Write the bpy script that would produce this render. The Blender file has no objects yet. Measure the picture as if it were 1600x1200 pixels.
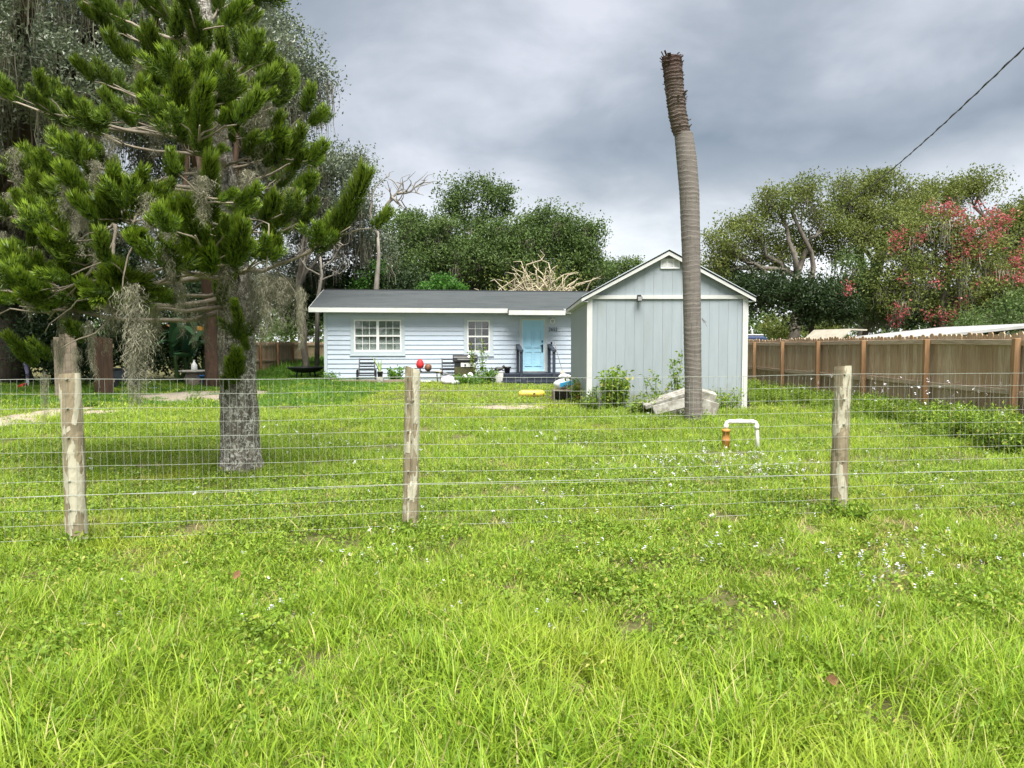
import bpy, bmesh, math, random
import numpy as np
from mathutils import Vector, Matrix, Euler
R = math.radians
random.seed(7)
rng = np.random.default_rng(11)
scene = bpy.context.scene
COL = scene.collection

# ------------------------------------------------------------------ camera
CAMH = 1.40
PITCH = math.atan(60 / 1200)
cam_d = bpy.data.cameras.new('camera'); cam = bpy.data.objects.new('camera', cam_d); COL.objects.link(cam)
cam.location = (0, 0, CAMH); cam.rotation_euler = (R(90) - PITCH, 0, 0)
cam_d.sensor_width = 36; cam_d.lens = 27; cam_d.clip_start = .05; cam_d.clip_end = 3000
scene.camera = cam

# ------------------------------------------------------------------ sky, sun, exposure
SUN_EL, SUN_AZ = R(63), R(168)        # azimuth measured from +Y towards +X
w = bpy.data.worlds.new('World'); scene.world = w; w.use_nodes = True
nt = w.node_tree; N = nt.nodes; L = nt.links; N.clear()
def nd(tree, t, **k):
    n = tree.nodes.new(t)
    for a, b in k.items(): setattr(n, a, b)
    return n
out = nd(nt, 'ShaderNodeOutputWorld'); bg = nd(nt, 'ShaderNodeBackground')
sky = nd(nt, 'ShaderNodeTexSky', sky_type='NISHITA', sun_disc=False)
sky.sun_elevation = SUN_EL; sky.sun_rotation = SUN_AZ
tc = nd(nt, 'ShaderNodeTexCoord'); sep = nd(nt, 'ShaderNodeSeparateXYZ'); L.new(tc.outputs['Generated'], sep.inputs[0])
def mth(tree, op, a, b=None, c=None):
    n = nd(tree, 'ShaderNodeMath', operation=op)
    for i, v in enumerate((a, b, c)):
        if v is None: continue
        if isinstance(v, (int, float)): n.inputs[i].default_value = v
        else: tree.links.new(v, n.inputs[i])
    return n.outputs[0]
zc = mth(nt, 'ADD', mth(nt, 'MAXIMUM', sep.outputs[2], 0.0), 0.34)
cx = mth(nt, 'DIVIDE', sep.outputs[0], zc); cy = mth(nt, 'DIVIDE', sep.outputs[1], zc)
cmb = nd(nt, 'ShaderNodeCombineXYZ'); L.new(cx, cmb.inputs[0]); L.new(cy, cmb.inputs[1])
def wnoise(scale, detail, off, rough=.55, dist=0.0):
    mp = nd(nt, 'ShaderNodeMapping'); mp.inputs['Location'].default_value = off; L.new(cmb.outputs[0], mp.inputs[0])
    n = nd(nt, 'ShaderNodeTexNoise'); n.inputs['Scale'].default_value = scale; n.inputs['Detail'].default_value = detail
    n.inputs['Roughness'].default_value = rough; n.inputs['Distortion'].default_value = dist
    L.new(mp.outputs[0], n.inputs['Vector']); return n.outputs[0]
SKY_OFF = (3.1, 0.35, 0.0)
n1 = wnoise(1.15, 6, SKY_OFF, .46, .3)
n2 = wnoise(3.0, 7, (7.7, 2.2, 0), .55, .3)
comb = mth(nt, 'ADD', mth(nt, 'MULTIPLY', n1, .72), mth(nt, 'MULTIPLY', n2, .28))
cr = nd(nt, 'ShaderNodeValToRGB'); e = cr.color_ramp.elements
e[0].position = .38; e[0].color = (.037, .044, .052, 1)
e[1].position = .62; e[1].color = (.112, .115, .125, 1)
k = cr.color_ramp.elements.new(.5); k.color = (.063, .069, .077, 1)
L.new(comb, cr.inputs[0])
# pale, thinner cloud towards the horizon all round
hz = nd(nt, 'ShaderNodeMapRange'); L.new(sep.outputs[2], hz.inputs[0])
hz.inputs[1].default_value = .06; hz.inputs[2].default_value = .25; hz.inputs[3].default_value = 1.0; hz.inputs[4].default_value = 0
hzm = mth(nt, 'MINIMUM', mth(nt, 'MULTIPLY', hz.outputs[0], mth(nt, 'MULTIPLY', n2, 1.8)), 1.0)
mixh = nd(nt, 'ShaderNodeMixRGB'); mixh.inputs[2].default_value = (.175, .177, .180, 1)
L.new(hzm, mixh.inputs[0]); L.new(cr.outputs[0], mixh.inputs[1])
# a little of the clear sky above the cloud glows through it
skm = nd(nt, 'ShaderNodeMixRGB', blend_type='MULTIPLY'); skm.inputs[0].default_value = 1; skm.inputs[2].default_value = (.05, .05, .05, 1)
L.new(sky.outputs[0], skm.inputs[1])
mixs = nd(nt, 'ShaderNodeMixRGB'); mixs.inputs[0].default_value = .93
L.new(skm.outputs[0], mixs.inputs[1]); L.new(mixh.outputs[0], mixs.inputs[2])
L.new(mixs.outputs[0], bg.inputs[0]); bg.inputs[1].default_value = 1.0; L.new(bg.outputs[0], out.inputs[0])

sl = bpy.data.lights.new('sun', 'SUN'); sl.energy = 1.5; sl.angle = R(40); sl.color = (1, .965, .89)
sun = bpy.data.objects.new('sun', sl); COL.objects.link(sun)
sd = Vector((math.sin(SUN_AZ) * math.cos(SUN_EL), math.cos(SUN_AZ) * math.cos(SUN_EL), math.sin(SUN_EL)))
sun.rotation_euler = sd.to_track_quat('Z', 'Y').to_euler(); sun.location = (20, -20, 40)
vs = scene.view_settings; vs.view_transform = 'Standard'; vs.look = 'None'; vs.exposure = 2.8; vs.gamma = 1; vs.use_curve_mapping = False
scene.render.engine = 'CYCLES'
scene.cycles.max_bounces = 4; scene.cycles.diffuse_bounces = 3; scene.cycles.transparent_max_bounces = 8

# ------------------------------------------------------------------ helpers
def at(px, py, Y):                                   # a pixel of the 1600 x 1200 photograph and a distance -> a point
    u = (px - 800) / 1200; v = (600 - py) / 1200
    t = Y / (v * math.sin(PITCH) + math.cos(PITCH))
    return Vector((u * t, Y, CAMH + t * (v * math.cos(PITCH) - math.sin(PITCH))))
def ground_at(px, py):
    u = (px - 800) / 1200; v = (600 - py) / 1200
    t = CAMH / (math.sin(PITCH) - v * math.cos(PITCH))
    return Vector((u * t, t * (v * math.sin(PITCH) + math.cos(PITCH)), 0))

def tag(o, label=None, cat=None, group=None, kind=None):
    if label: o['label'] = label
    if cat: o['category'] = cat
    if group: o['group'] = group
    if kind: o['kind'] = kind
    return o
def thing(name, label, cat, loc=(0, 0, 0), rz=0, group=None):
    o = bpy.data.objects.new(name, None); COL.objects.link(o); o.empty_display_size = .1
    o.location = loc; o.rotation_euler = (0, 0, rz)
    return tag(o, label, cat, group)
def link(name, me, parent=None, loc=None, rot=None, scl=None):
    o = bpy.data.objects.new(name, me); COL.objects.link(o)
    if parent is not None: o.parent = parent
    if loc is not None: o.location = loc
    if rot is not None: o.rotation_euler = rot
    if scl is not None: o.scale = scl
    return o
def np_mesh(name, V, F, mat, smooth=False, tint=None):
    me = bpy.data.meshes.new(name)
    V = np.asarray(V, dtype=np.float32); F = np.asarray(F, dtype=np.int32)
    k = F.shape[1]
    me.vertices.add(len(V)); me.vertices.foreach_set('co', V.ravel())
    me.loops.add(F.size); me.loops.foreach_set('vertex_index', F.ravel())
    me.polygons.add(len(F)); me.polygons.foreach_set('loop_start', np.arange(0, F.size, k, dtype=np.int32))
    me.polygons.foreach_set('loop_total', np.full(len(F), k, dtype=np.int32))
    me.polygons.foreach_set('use_smooth', np.full(len(F), smooth, dtype=bool))
    me.update(calc_edges=True)
    if tint is not None:
        a = me.attributes.new('tint', 'FLOAT', 'FACE'); a.data.foreach_set('value', np.asarray(tint, dtype=np.float32))
    if mat is not None: me.materials.append(mat)
    return me

class MB:
    def __init__(s): s.v = []; s.f = []
    def add(s, vs, fs):
        o = len(s.v); s.v += [tuple(p) for p in vs]; s.f += [tuple(i + o for i in f) for f in fs]; return s
    def box(s, x0, x1, y0, y1, z0, z1, M=None):
        vs = [Vector((x, y, z)) for z in (z0, z1) for y in (y0, y1) for x in (x0, x1)]
        if M is not None: vs = [M @ p for p in vs]
        return s.add(vs, [(0, 2, 3, 1), (4, 5, 7, 6), (0, 1, 5, 4), (2, 6, 7, 3), (0, 4, 6, 2), (1, 3, 7, 5)])
    def bar(s, a, b, w, h, up=(0, 0, 1)):
        a = Vector(a); b = Vector(b); d = (b - a).normalized(); u = Vector(up)
        if abs(d.dot(u)) > .98: u = Vector((0, 1, 0))
        r = d.cross(u).normalized(); u = r.cross(d)
        vs = [p + r * (sx * w / 2) + u * (sz * h / 2) for p in (a, b) for sx, sz in ((-1, -1), (1, -1), (1, 1), (-1, 1))]
        return s.add(vs, [(3, 2, 1, 0), (4, 5, 6, 7), (0, 1, 5, 4), (1, 2, 6, 5), (2, 3, 7, 6), (3, 0, 4, 7)])
    def tube(s, pts, rad, n=8, cap=True):
        pts = [Vector(p) for p in pts]
        if isinstance(rad, (int, float)): rad = [rad] * len(pts)
        base = len(s.v); prev = None; m = len(pts)
        for i, p in enumerate(pts):
            d = (pts[min(i + 1, m - 1)] - pts[max(i - 1, 0)])
            d = d.normalized() if d.length > 1e-9 else Vector((0, 0, 1))
            if prev is None:
                a = Vector((1, 0, 0)) if abs(d.x) < .9 else Vector((0, 1, 0)); r = d.cross(a).normalized()
            else:
                r = (prev - d * prev.dot(d)).normalized()
            prev = r; u = d.cross(r)
            for j in range(n):
                t = 2 * math.pi * j / n
                s.v.append(tuple(p + (r * math.cos(t) + u * math.sin(t)) * rad[i]))
        for i in range(m - 1):
            for j in range(n):
                a = base + i * n + j; b = base + i * n + (j + 1) % n
                s.f.append((a, b, b + n, a + n))
        if cap:
            s.f.append(tuple(base + j for j in range(n))[::-1]); s.f.append(tuple(base + (m - 1) * n + j for j in range(n)))
        return s
    def lathe(s, prof, n=16, c=(0, 0, 0), M=None):
        base = len(s.v); c = Vector(c)
        for r, z in prof:
            for j in range(n):
                t = 2 * math.pi * j / n; p = c + Vector((r * math.cos(t), r * math.sin(t), z))
                s.v.append(tuple(M @ p if M is not None else p))
        for i in range(len(prof) - 1):
            for j in range(n):
                a = base + i * n + j; b = base + i * n + (j + 1) % n
                s.f.append((a, b, b + n, a + n))
        s.f.append(tuple(base + j for j in range(n))[::-1]); s.f.append(tuple(base + (len(prof) - 1) * n + j for j in range(n)))
        return s
    def prism(s, poly, axis, a, b):
        # poly: 2D points in the plane across `axis` ('x': (y,z), 'y': (x,z), 'z': (x,y)); extruded from a to b
        def P(p, t): return {'x': (t, p[0], p[1]), 'y': (p[0], t, p[1]), 'z': (p[0], p[1], t)}[axis]
        n = len(poly); vs = [P(p, a) for p in poly] + [P(p, b) for p in poly]
        fs = [tuple(range(n)), tuple(range(2 * n - 1, n - 1, -1))] + [(i, (i + 1) % n, n + (i + 1) % n, n + i) for i in range(n)]
        return s.add(vs, fs)
    def mesh(s, name, mat, smooth=False, bevel=0):
        me = bpy.data.meshes.new(name); me.from_pydata(s.v, [], s.f)
        bm = bmesh.new(); bm.from_mesh(me)
        bmesh.ops.recalc_face_normals(bm, faces=bm.faces)
        if bevel: bmesh.ops.bevel(bm, geom=list(bm.edges), offset=bevel, segments=1, affect='EDGES', clamp_overlap=True)
        bm.to_mesh(me); bm.free()
        if smooth:
            for p in me.polygons: p.use_smooth = True
        me.materials.append(mat); return me
    def build(s, name, mat, parent=None, smooth=False, bevel=0, loc=None, rot=None):
        return link(name, s.mesh(name, mat, smooth, bevel), parent, loc, rot)

def sphere_blob(mb, c, r, n=10, m=7, squash=(1, 1, 1), jit=0, seed=0):
    rr = random.Random(seed); base = len(mb.v)
    for i in range(m + 1):
        ph = math.pi * i / m
        for j in range(n):
            t = 2 * math.pi * j / n; q = r * (1 + rr.uniform(-jit, jit))
            mb.v.append((c[0] + q * squash[0] * math.sin(ph) * math.cos(t), c[1] + q * squash[1] * math.sin(ph) * math.sin(t), c[2] + q * squash[2] * math.cos(ph)))
    for i in range(m):
        for j in range(n):
            a = base + i * n + j; b = base + i * n + (j + 1) % n
            mb.f.append((a, b, b + n, a + n))
    return mb

# ------------------------------------------------------------------ materials
def new_mat(name):
    m = bpy.data.materials.new(name); m.use_nodes = True
    t = m.node_tree; b = t.nodes['Principled BSDF']; return m, t, b
def mixc(t, fac, a, b, blend='MIX'):
    n = nd(t, 'ShaderNodeMixRGB', blend_type=blend)
    for i, v in ((0, fac), (1, a), (2, b)):
        if isinstance(v, (int, float)): n.inputs[i].default_value = v
        elif isinstance(v, tuple): n.inputs[i].default_value = (*v, 1) if len(v) == 3 else v
        else: t.links.new(v, n.inputs[i])
    return n.outputs[0]
def coords(t, scale=(1, 1, 1), space='Object', rnd=True):
    if space == 'World':
        g = nd(t, 'ShaderNodeNewGeometry'); v = g.outputs['Position']
    else:
        c = nd(t, 'ShaderNodeTexCoord'); v = c.outputs[space]
    if rnd:
        oi = nd(t, 'ShaderNodeObjectInfo'); a = nd(t, 'ShaderNodeVectorMath', operation='ADD')
        s = mth(t, 'MULTIPLY', oi.outputs['Random'], 37.0)
        cc = nd(t, 'ShaderNodeCombineXYZ')
        for i in range(3): t.links.new(s, cc.inputs[i])
        t.links.new(v, a.inputs[0]); t.links.new(cc.outputs[0], a.inputs[1]); v = a.outputs[0]
    mp = nd(t, 'ShaderNodeMapping'); mp.inputs['Scale'].default_value = scale; t.links.new(v, mp.inputs[0])
    return mp.outputs[0]
def noise(t, vec, scale, detail=4, rough=.55, dist=0):
    n = nd(t, 'ShaderNodeTexNoise'); n.inputs['Scale'].default_value = scale; n.inputs['Detail'].default_value = detail
    n.inputs['Roughness'].default_value = rough; n.inputs['Distortion'].default_value = dist
    t.links.new(vec, n.inputs['Vector']); return n.outputs[0]
def ramp(t, fac, a, b):
    n = nd(t, 'ShaderNodeMapRange'); n.inputs[1].default_value = a; n.inputs[2].default_value = b; t.links.new(fac, n.inputs[0]); return n.outputs[0]
def bump(t, b, h, strength=.3, dist=.01):
    n = nd(t, 'ShaderNodeBump'); n.inputs['Strength'].default_value = strength; n.inputs['Distance'].default_value = dist
    t.links.new(h, n.inputs['Height']); t.links.new(n.outputs[0], b.inputs['Normal'])
def mat(name, c, c2=None, rough=.6, scale=6, stretch=(1, 1, 1), bmp=0, bdist=.01, metal=0, lo=.35, hi=.65, objvar=0, spec=.4, dirt=None):
    m, t, b = new_mat(name)
    b.inputs['Roughness'].default_value = rough; b.inputs['Metallic'].default_value = metal; b.inputs['Specular IOR Level'].default_value = spec
    c2 = c2 or tuple(x * .82 for x in c)
    v = coords(t, stretch); n = noise(t, v, scale, 5)
    col = mixc(t, ramp(t, n, lo, hi), c, c2)
    if dirt:
        nn = noise(t, v, scale * .35, 6, .65); col = mixc(t, ramp(t, nn, .55, .75), col, dirt)
    if objvar:
        oi = nd(t, 'ShaderNodeObjectInfo'); k = mth(t, 'ADD', mth(t, 'MULTIPLY', oi.outputs['Random'], objvar), 1 - objvar / 2)
        cc = nd(t, 'ShaderNodeCombineXYZ')
        for i in range(3): t.links.new(k, cc.inputs[i])
        col = mixc(t, 1.0, col, cc.outputs[0], 'MULTIPLY')
    t.links.new(col, b.inputs['Base Color'])
    if bmp: bump(t, b, n, bmp, bdist)
    return m
def leaf_mat(name, c1, c2, c3=None, transl=.35, rough=.5, patch=None, objvar=0, spec=.3):
    """c1..c2 by each leaf's own tint, c3 for the few with a tint near 1; patch = (colour, scale, lo, hi) by place"""
    m, t, b = new_mat(name)
    a = nd(t, 'ShaderNodeAttribute'); a.attribute_name = 'tint'
    col = mixc(t, a.outputs['Fac'], c1, c2)
    if c3: col = mixc(t, ramp(t, a.outputs['Fac'], .9, .96), col, c3)
    if patch:
        for pc, sc, lo, hi in patch:
            v = coords(t, (1, 1, 1), 'World', False); col = mixc(t, ramp(t, noise(t, v, sc, 2, .6), lo, hi), col, pc)
    if objvar:
        oi = nd(t, 'ShaderNodeObjectInfo'); k = mth(t, 'ADD', mth(t, 'MULTIPLY', oi.outputs['Random'], objvar), 1 - objvar / 2)
        cc = nd(t, 'ShaderNodeCombineXYZ')
        for i in range(3): t.links.new(k, cc.inputs[i])
        col = mixc(t, 1.0, col, cc.outputs[0], 'MULTIPLY')
    b.inputs['Roughness'].default_value = rough; b.inputs['Specular IOR Level'].default_value = spec
    t.links.new(col, b.inputs['Base Color'])
    tr = nd(t, 'ShaderNodeBsdfTranslucent'); t.links.new(mixc(t, .35, col, (.5, .65, .05), 'MULTIPLY') if False else col, tr.inputs[0])
    ms = nd(t, 'ShaderNodeMixShader'); ms.inputs[0].default_value = transl
    t.links.new(b.outputs[0], ms.inputs[1]); t.links.new(tr.outputs[0], ms.inputs[2])
    t.links.new(ms.outputs[0], t.nodes['Material Output'].inputs[0])
    return m

M = {}
M['white'] = mat('white_paint', (.58, .59, .58), (.52, .53, .52), .5, 3, bmp=.05, dirt=(.46, .46, .43))
M['vinyl'] = mat('white_vinyl', (.80, .81, .80), (.75, .76, .75), .35, 4)
M['siding'] = mat('pale_blue_siding_paint', (.495, .565, .655), (.46, .53, .62), .55, 2.2, (1, 1, 3), objvar=.10, bmp=.06, dirt=(.42, .48, .55))
M['trimgrey'] = mat('pale_grey_trim_paint', (.48, .545, .585), (.45, .51, .55), .55, 3)
M['shedgrey'] = mat('grey_shed_paint', (.315, .362, .395), (.29, .335, .365), .6, 2.5, (3, 3, .5), objvar=.05, bmp=.08, dirt=(.285, .32, .325))
M['shingle'] = None
m = M['shedgrey']; t = m.node_tree; b = t.nodes['Principled BSDF']; src = b.inputs['Base Color'].links[0].from_socket
sp = nd(t, 'ShaderNodeSeparateXYZ'); gg = nd(t, 'ShaderNodeNewGeometry'); t.links.new(gg.outputs['Position'], sp.inputs[0])
nz = noise(t, coords(t, (1, 1, 1), 'World', False), 4.0, 5, .65)                        # soil splashed up the foot of the walls, ragged edge
hgt = mth(t, 'ADD', sp.outputs[2], mth(t, 'MULTIPLY', nz, -.75))
mr = nd(t, 'ShaderNodeMapRange'); mr.inputs[1].default_value = .12; mr.inputs[2].default_value = -.22; mr.inputs[3].default_value = 0; mr.inputs[4].default_value = .75; t.links.new(hgt, mr.inputs[0])
t.links.new(mixc(t, mr.outputs[0], src, (.20, .21, .16)), b.inputs['Base Color'])
M['door'] = mat('sky_blue_door_paint', (.40, .69, .86), (.385, .67, .84), .4, 2)
M['navy'] = mat('navy_deck_paint', (.035, .045, .066), (.028, .035, .05), .5, 5, bmp=.1, dirt=(.10, .11, .13), objvar=.25)
M['black'] = mat('black_metal', (.02, .021, .023), (.03, .03, .033), .45, 5)
M['blackplastic'] = mat('black_plastic', (.022, .022, .024), (.035, .035, .036), .4, 6)
M['dark'] = mat('dark_room', (.03, .032, .034), (.02, .02, .022), .9, 2)
M['blind'] = mat('window_blind', (.46, .48, .44), (.42, .44, .41), .7, 2)
M['curtain'] = mat('grey_curtain', (.38, .39, .39), (.25, .26, .27), .9, 3, (12, 12, .3))
M['steel'] = mat('brushed_steel', (.62, .62, .62), (.5, .5, .5), .35, 8, metal=.7)
M['galv'] = mat('galvanised_wire', (.40, .42, .38), (.30, .32, .28), .5, 20, metal=.3)
M['red'] = mat('red_fabric', (.62, .025, .03), (.5, .02, .025), .6, 5)
M['yellow'] = mat('yellow_plastic', (.78, .58, .08), (.66, .48, .07), .45, 5, dirt=(.5, .38, .12))
M['bluewrap'] = mat('blue_wrapper', (.04, .30, .58), (.05, .34, .62), .4, 4)
M['bluebin'] = mat('blue_bin_plastic', (.03, .12, .32), (.025, .10, .28), .45, 4)
M['bag'] = mat('white_bag', (.72, .73, .74), (.58, .60, .62), .45, 9, bmp=.5, bdist=.03)
M['pvc'] = mat('white_pvc', (.78, .79, .77), (.70, .70, .66), .35, 5, dirt=(.55, .53, .46))
M['wellpipe'] = mat('ochre_pipe', (.60, .30, .06), (.45, .19, .04), .6, 9, dirt=(.18, .07, .03), bmp=.2)
M['concrete'] = mat('weathered_white_slab', (.42, .41, .37), (.24, .22, .185), .85, 9, bmp=.5, lo=.4, hi=.62, dirt=(.15, .145, .115))
M['stone'] = mat('pinkish_stone', (.40, .32, .27), (.28, .22, .18), .85, 9, bmp=.4)
M['bare'] = mat('bare_dead_wood', (.28, .255, .22), (.16, .145, .12), .85, 6, (1, 1, .3), bmp=.4)
M['bark'] = mat('oak_bark', (.062, .048, .036), (.034, .026, .02), .9, 9, (1, 1, .25), bmp=.9, bdist=.03, dirt=(.09, .085, .07))
M['palebark'] = mat('pale_lichen_bark', (.19, .17, .14), (.10, .085, .068), .9, 7, (1, 1, .35), bmp=.7, bdist=.03, dirt=(.27, .26, .22))
M['redbark'] = mat('reddish_bark', (.075, .042, .024), (.04, .024, .015), .9, 9, (1, 1, .25), bmp=.9, bdist=.03)
M['twig'] = mat('grey_pine_twig', (.30, .26, .20), (.20, .17, .13), .85, 12, bmp=.3)
M['cream'] = mat('cream_wall', (.55, .50, .40), (.48, .44, .36), .7, 3)
M['navycar'] = mat('dark_blue_car_paint', (.02, .04, .10), (.02, .035, .09), .25, 2, spec=.6)
M['glassdark'] = mat('dark_window_glass', (.02, .024, .03), (.015, .018, .022), .08, 2, spec=.8)
M['timber'] = mat('weathered_timber_edging', (.30, .24, .18), (.2, .16, .12), .85, 5, (.4, 3, 3), bmp=.3)
M['sand'] = None

# glass that shows the room and mirrors the sky
m, t, b = new_mat('window_glass')
lw = nd(t, 'ShaderNodeLayerWeight'); lw.inputs[0].default_value = .5
gl = nd(t, 'ShaderNodeBsdfGlossy'); gl.inputs['Roughness'].default_value = .03
tp = nd(t, 'ShaderNodeBsdfTransparent'); tp.inputs[0].default_value = (.86, .9, .89, 1)
ms = nd(t, 'ShaderNodeMixShader'); t.links.new(mth(t, 'ADD', mth(t, 'MULTIPLY', mth(t, 'POWER', lw.outputs['Facing'], 4.0), .9), .09), ms.inputs[0]); t.links.new(tp.outputs[0], ms.inputs[1]); t.links.new(gl.outputs[0], ms.inputs[2])
t.links.new(ms.outputs[0], t.nodes['Material Output'].inputs[0]); M['glass'] = m

# roof shingles: too fine to pick apart at this distance
m, t, b = new_mat('asphalt_shingles')
v = coords(t, (1, 1, 1), 'Object', False)
br = nd(t, 'ShaderNodeTexBrick'); br.inputs['Scale'].default_value = 1; br.inputs['Brick Width'].default_value = .33; br.inputs['Row Height'].default_value = .14
br.inputs['Mortar Size'].default_value = .006; br.inputs['Color1'].default_value = (.044, .053, .057, 1); br.inputs['Color2'].default_value = (.030, .038, .042, 1); br.inputs['Mortar'].default_value = (.02, .024, .027, 1)
t.links.new(v, br.inputs['Vector'])
col = mixc(t, ramp(t, noise(t, coords(t, (.35, 2.2, 1), 'Object', False), 2.2, 6, .7), .35, .7), br.outputs[0], (.064, .074, .076))
t.links.new(col, b.inputs['Base Color']); b.inputs['Roughness'].default_value = .9
bump(t, b, br.outputs['Fac'], -.4, .01); M['shingle'] = m

# fence boards: every board its own tone
def board_mat(name, c1, c2, c3, axis_scale):
    m, t, b = new_mat(name); oi = nd(t, 'ShaderNodeObjectInfo')
    v = coords(t, axis_scale); n = noise(t, v, 5, 6, .6, .6); n2 = noise(t, v, 1.3, 4)
    col = mixc(t, oi.outputs['Random'], c1, c2); col = mixc(t, ramp(t, n, .4, .75), col, c3)
    col = mixc(t, ramp(t, n2, .62, .78), col, tuple(x * .45 for x in c1))
    t.links.new(col, b.inputs['Base Color']); b.inputs['Roughness'].default_value = .88; b.inputs['Specular IOR Level'].default_value = .2
    bump(t, b, n, .5, .006); return m
M['picket'] = board_mat('weathered_picket', (.37, .25, .15), (.54, .43, .31), (.26, .17, .10), (9, 9, .7))
M['fencepost'] = board_mat('rust_brown_fence_post', (.30, .175, .09), (.34, .21, .115), (.20, .115, .06), (8, 8, .6))
M['rail'] = board_mat('grey_brown_rail', (.40, .30, .205), (.46, .37, .27), (.26, .19, .13), (9, .6, 9))

# round treated posts: grey sapwood with pale peeled patches
m, t, b = new_mat('peeling_round_post')
v = coords(t, (1, 1, .22)); n = noise(t, v, 24, 6, .6, .5); n2 = noise(t, coords(t, (1.4, 1.4, .35)), 9, 3, .5, .4); n3 = noise(t, coords(t, (1, 1, 1)), 3.2, 3)
col = mixc(t, ramp(t, n, .35, .7), (.29, .24, .155), (.17, .135, .085))
col = mixc(t, ramp(t, n2, .515, .535), col, (.45, .42, .32))
col = mixc(t, ramp(t, n3, .6, .75), col, (.24, .25, .15))
t.links.new(col, b.inputs['Base Color']); b.inputs['Roughness'].default_value = .85
bump(t, b, mth(t, 'ADD', n, ramp(t, n2, .515, .535)), .5, .006); M['post'] = m

# pine bark: dark with pale lichen blotches
m, t, b = new_mat('lichen_pine_bark')
v = coords(t, (1, 1, .8)); n = noise(t, v, 26, 5, .6); n2 = noise(t, v, 30, 7, .75, .8); n3 = noise(t, v, 4.0, 4)
col = mixc(t, ramp(t, noise(t, coords(t, (1, 1, .22)), 22, 6, .65), .4, .62), (.17, .15, .12), (.05, .042, .034))
col = mixc(t, mth(t, 'MULTIPLY', ramp(t, n2, .49, .57), ramp(t, n3, .30, .52)), col, (.50, .49, .44))
t.links.new(col, b.inputs['Base Color']); b.inputs['Roughness'].default_value = .9
bump(t, b, n, .9, .02); M['pinebark'] = m

# palm trunk: grey below, brown fibre above
m, t, b = new_mat('palm_trunk_grey'); v = coords(t, (1, 1, 5)); n = noise(t, v, 5, 6, .65); n2 = noise(t, coords(t, (5, 5, .5)), 6, 4)
col = mixc(t, ramp(t, n, .3, .7), (.185, .165, .148), (.125, .11, .098)); col = mixc(t, ramp(t, n2, .55, .8), col, (.085, .072, .062))
t.links.new(col, b.inputs['Base Color']); b.inputs['Roughness'].default_value = .9; bump(t, b, n, .6, .015); M['palm'] = m
m, t, b = new_mat('palm_fibre_brown'); v = coords(t, (1, 1, 6)); n = noise(t, v, 5, 6, .65)
z = nd(t, 'ShaderNodeSeparateXYZ'); g = nd(t, 'ShaderNodeNewGeometry'); t.links.new(g.outputs['Position'], z.inputs[0])
col = mixc(t, ramp(t, n, .3, .7), (.13, .10, .082), (.06, .044, .035)); col2 = mixc(t, ramp(t, n, .3, .7), (.085, .048, .038), (.032, .018, .015))
col = mixc(t, ramp(t, z.outputs[2], 6.0, 6.5), col, col2)
t.links.new(col, b.inputs['Base Color']); b.inputs['Roughness'].default_value = .95; bump(t, b, n, .8, .02); M['palmtop'] = m

# ground: soil and thatch between the blades
m, t, b = new_mat('soil_and_thatch'); v = coords(t, (1, 1, 1), 'World', False)
n = noise(t, v, 9, 8, .7); n2 = noise(t, v, .55, 5, .6)
col = mixc(t, ramp(t, n, .35, .65), (.12, .12, .03), (.065, .055, .022)); col = mixc(t, ramp(t, n2, .5, .72), col, (.17, .155, .055))
t.links.new(col, b.inputs['Base Color']); b.inputs['Roughness'].default_value = .95; bump(t, b, n, .8, .04); M['soil'] = m
m, t, b = new_mat('bare_sandy_dirt'); v = coords(t, (1, 1, 1), 'World', False); n = noise(t, v, 3, 8, .7)
col = mixc(t, ramp(t, n, .35, .65), (.40, .345, .27), (.26, .215, .155)); t.links.new(col, b.inputs['Base Color']); b.inputs['Roughness'].default_value = .95
bump(t, b, n, .6, .05); M['sand'] = m

# foliage
M['grass'] = leaf_mat('grass_blades', (.12, .24, .015), (.37, .495, .045), (.50, .45, .20), .36, .5,
                      patch=[((.35, .42, .045), .45, .52, .72), ((.36, .31, .12), 1.7, .66, .80)], objvar=.25, spec=.25)
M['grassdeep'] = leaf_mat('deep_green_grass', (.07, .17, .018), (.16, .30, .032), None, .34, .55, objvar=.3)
M['weed'] = leaf_mat('broad_weed_leaves', (.115, .21, .018), (.27, .385, .042), (.42, .40, .10), .34, .5, objvar=.3)
M['straw'] = leaf_mat('dry_straw_blades', (.34, .28, .12), (.46, .39, .19), None, .2, .7, objvar=.3)
M['petal'] = mat('white_petals', (.62, .62, .66), (.52, .52, .58), .7, 5)
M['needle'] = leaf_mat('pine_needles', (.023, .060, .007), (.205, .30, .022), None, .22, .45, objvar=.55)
M['moss'] = leaf_mat('spanish_moss', (.22, .215, .155), (.38, .365, .275), None, .2, .95, objvar=.4, spec=.05)
M['mossdark'] = leaf_mat('grey_oak_moss', (.17, .165, .125), (.30, .285, .215), None, .2, .95, objvar=.35, spec=.05)
M['oakleaf'] = leaf_mat('live_oak_leaves', (.072, .100, .058), (.175, .212, .128), (.30, .325, .24), .25, .35, spec=.5)
M['greenleaf'] = leaf_mat('mid_green_leaves', (.050, .096, .024), (.13, .20, .05), (.16, .20, .07), .28, .5)
M['darkleaf'] = leaf_mat('dark_evergreen_leaves', (.015, .034, .010), (.04, .072, .02), None, .22, .45)  # darkened so the bushes under the oaks read as deep shade
M['oliveleaf'] = leaf_mat('olive_green_leaves', (.092, .132, .028), (.215, .25, .058), (.27, .26, .08), .34, .5)
M['brightleaf'] = leaf_mat('bright_vine_leaves', (.045, .135, .020), (.10, .245, .035), None, .32, .45)
M['drybrush'] = mat('dry_brush', (.48, .43, .31), (.34, .29, .20), .9, 6)
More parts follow.
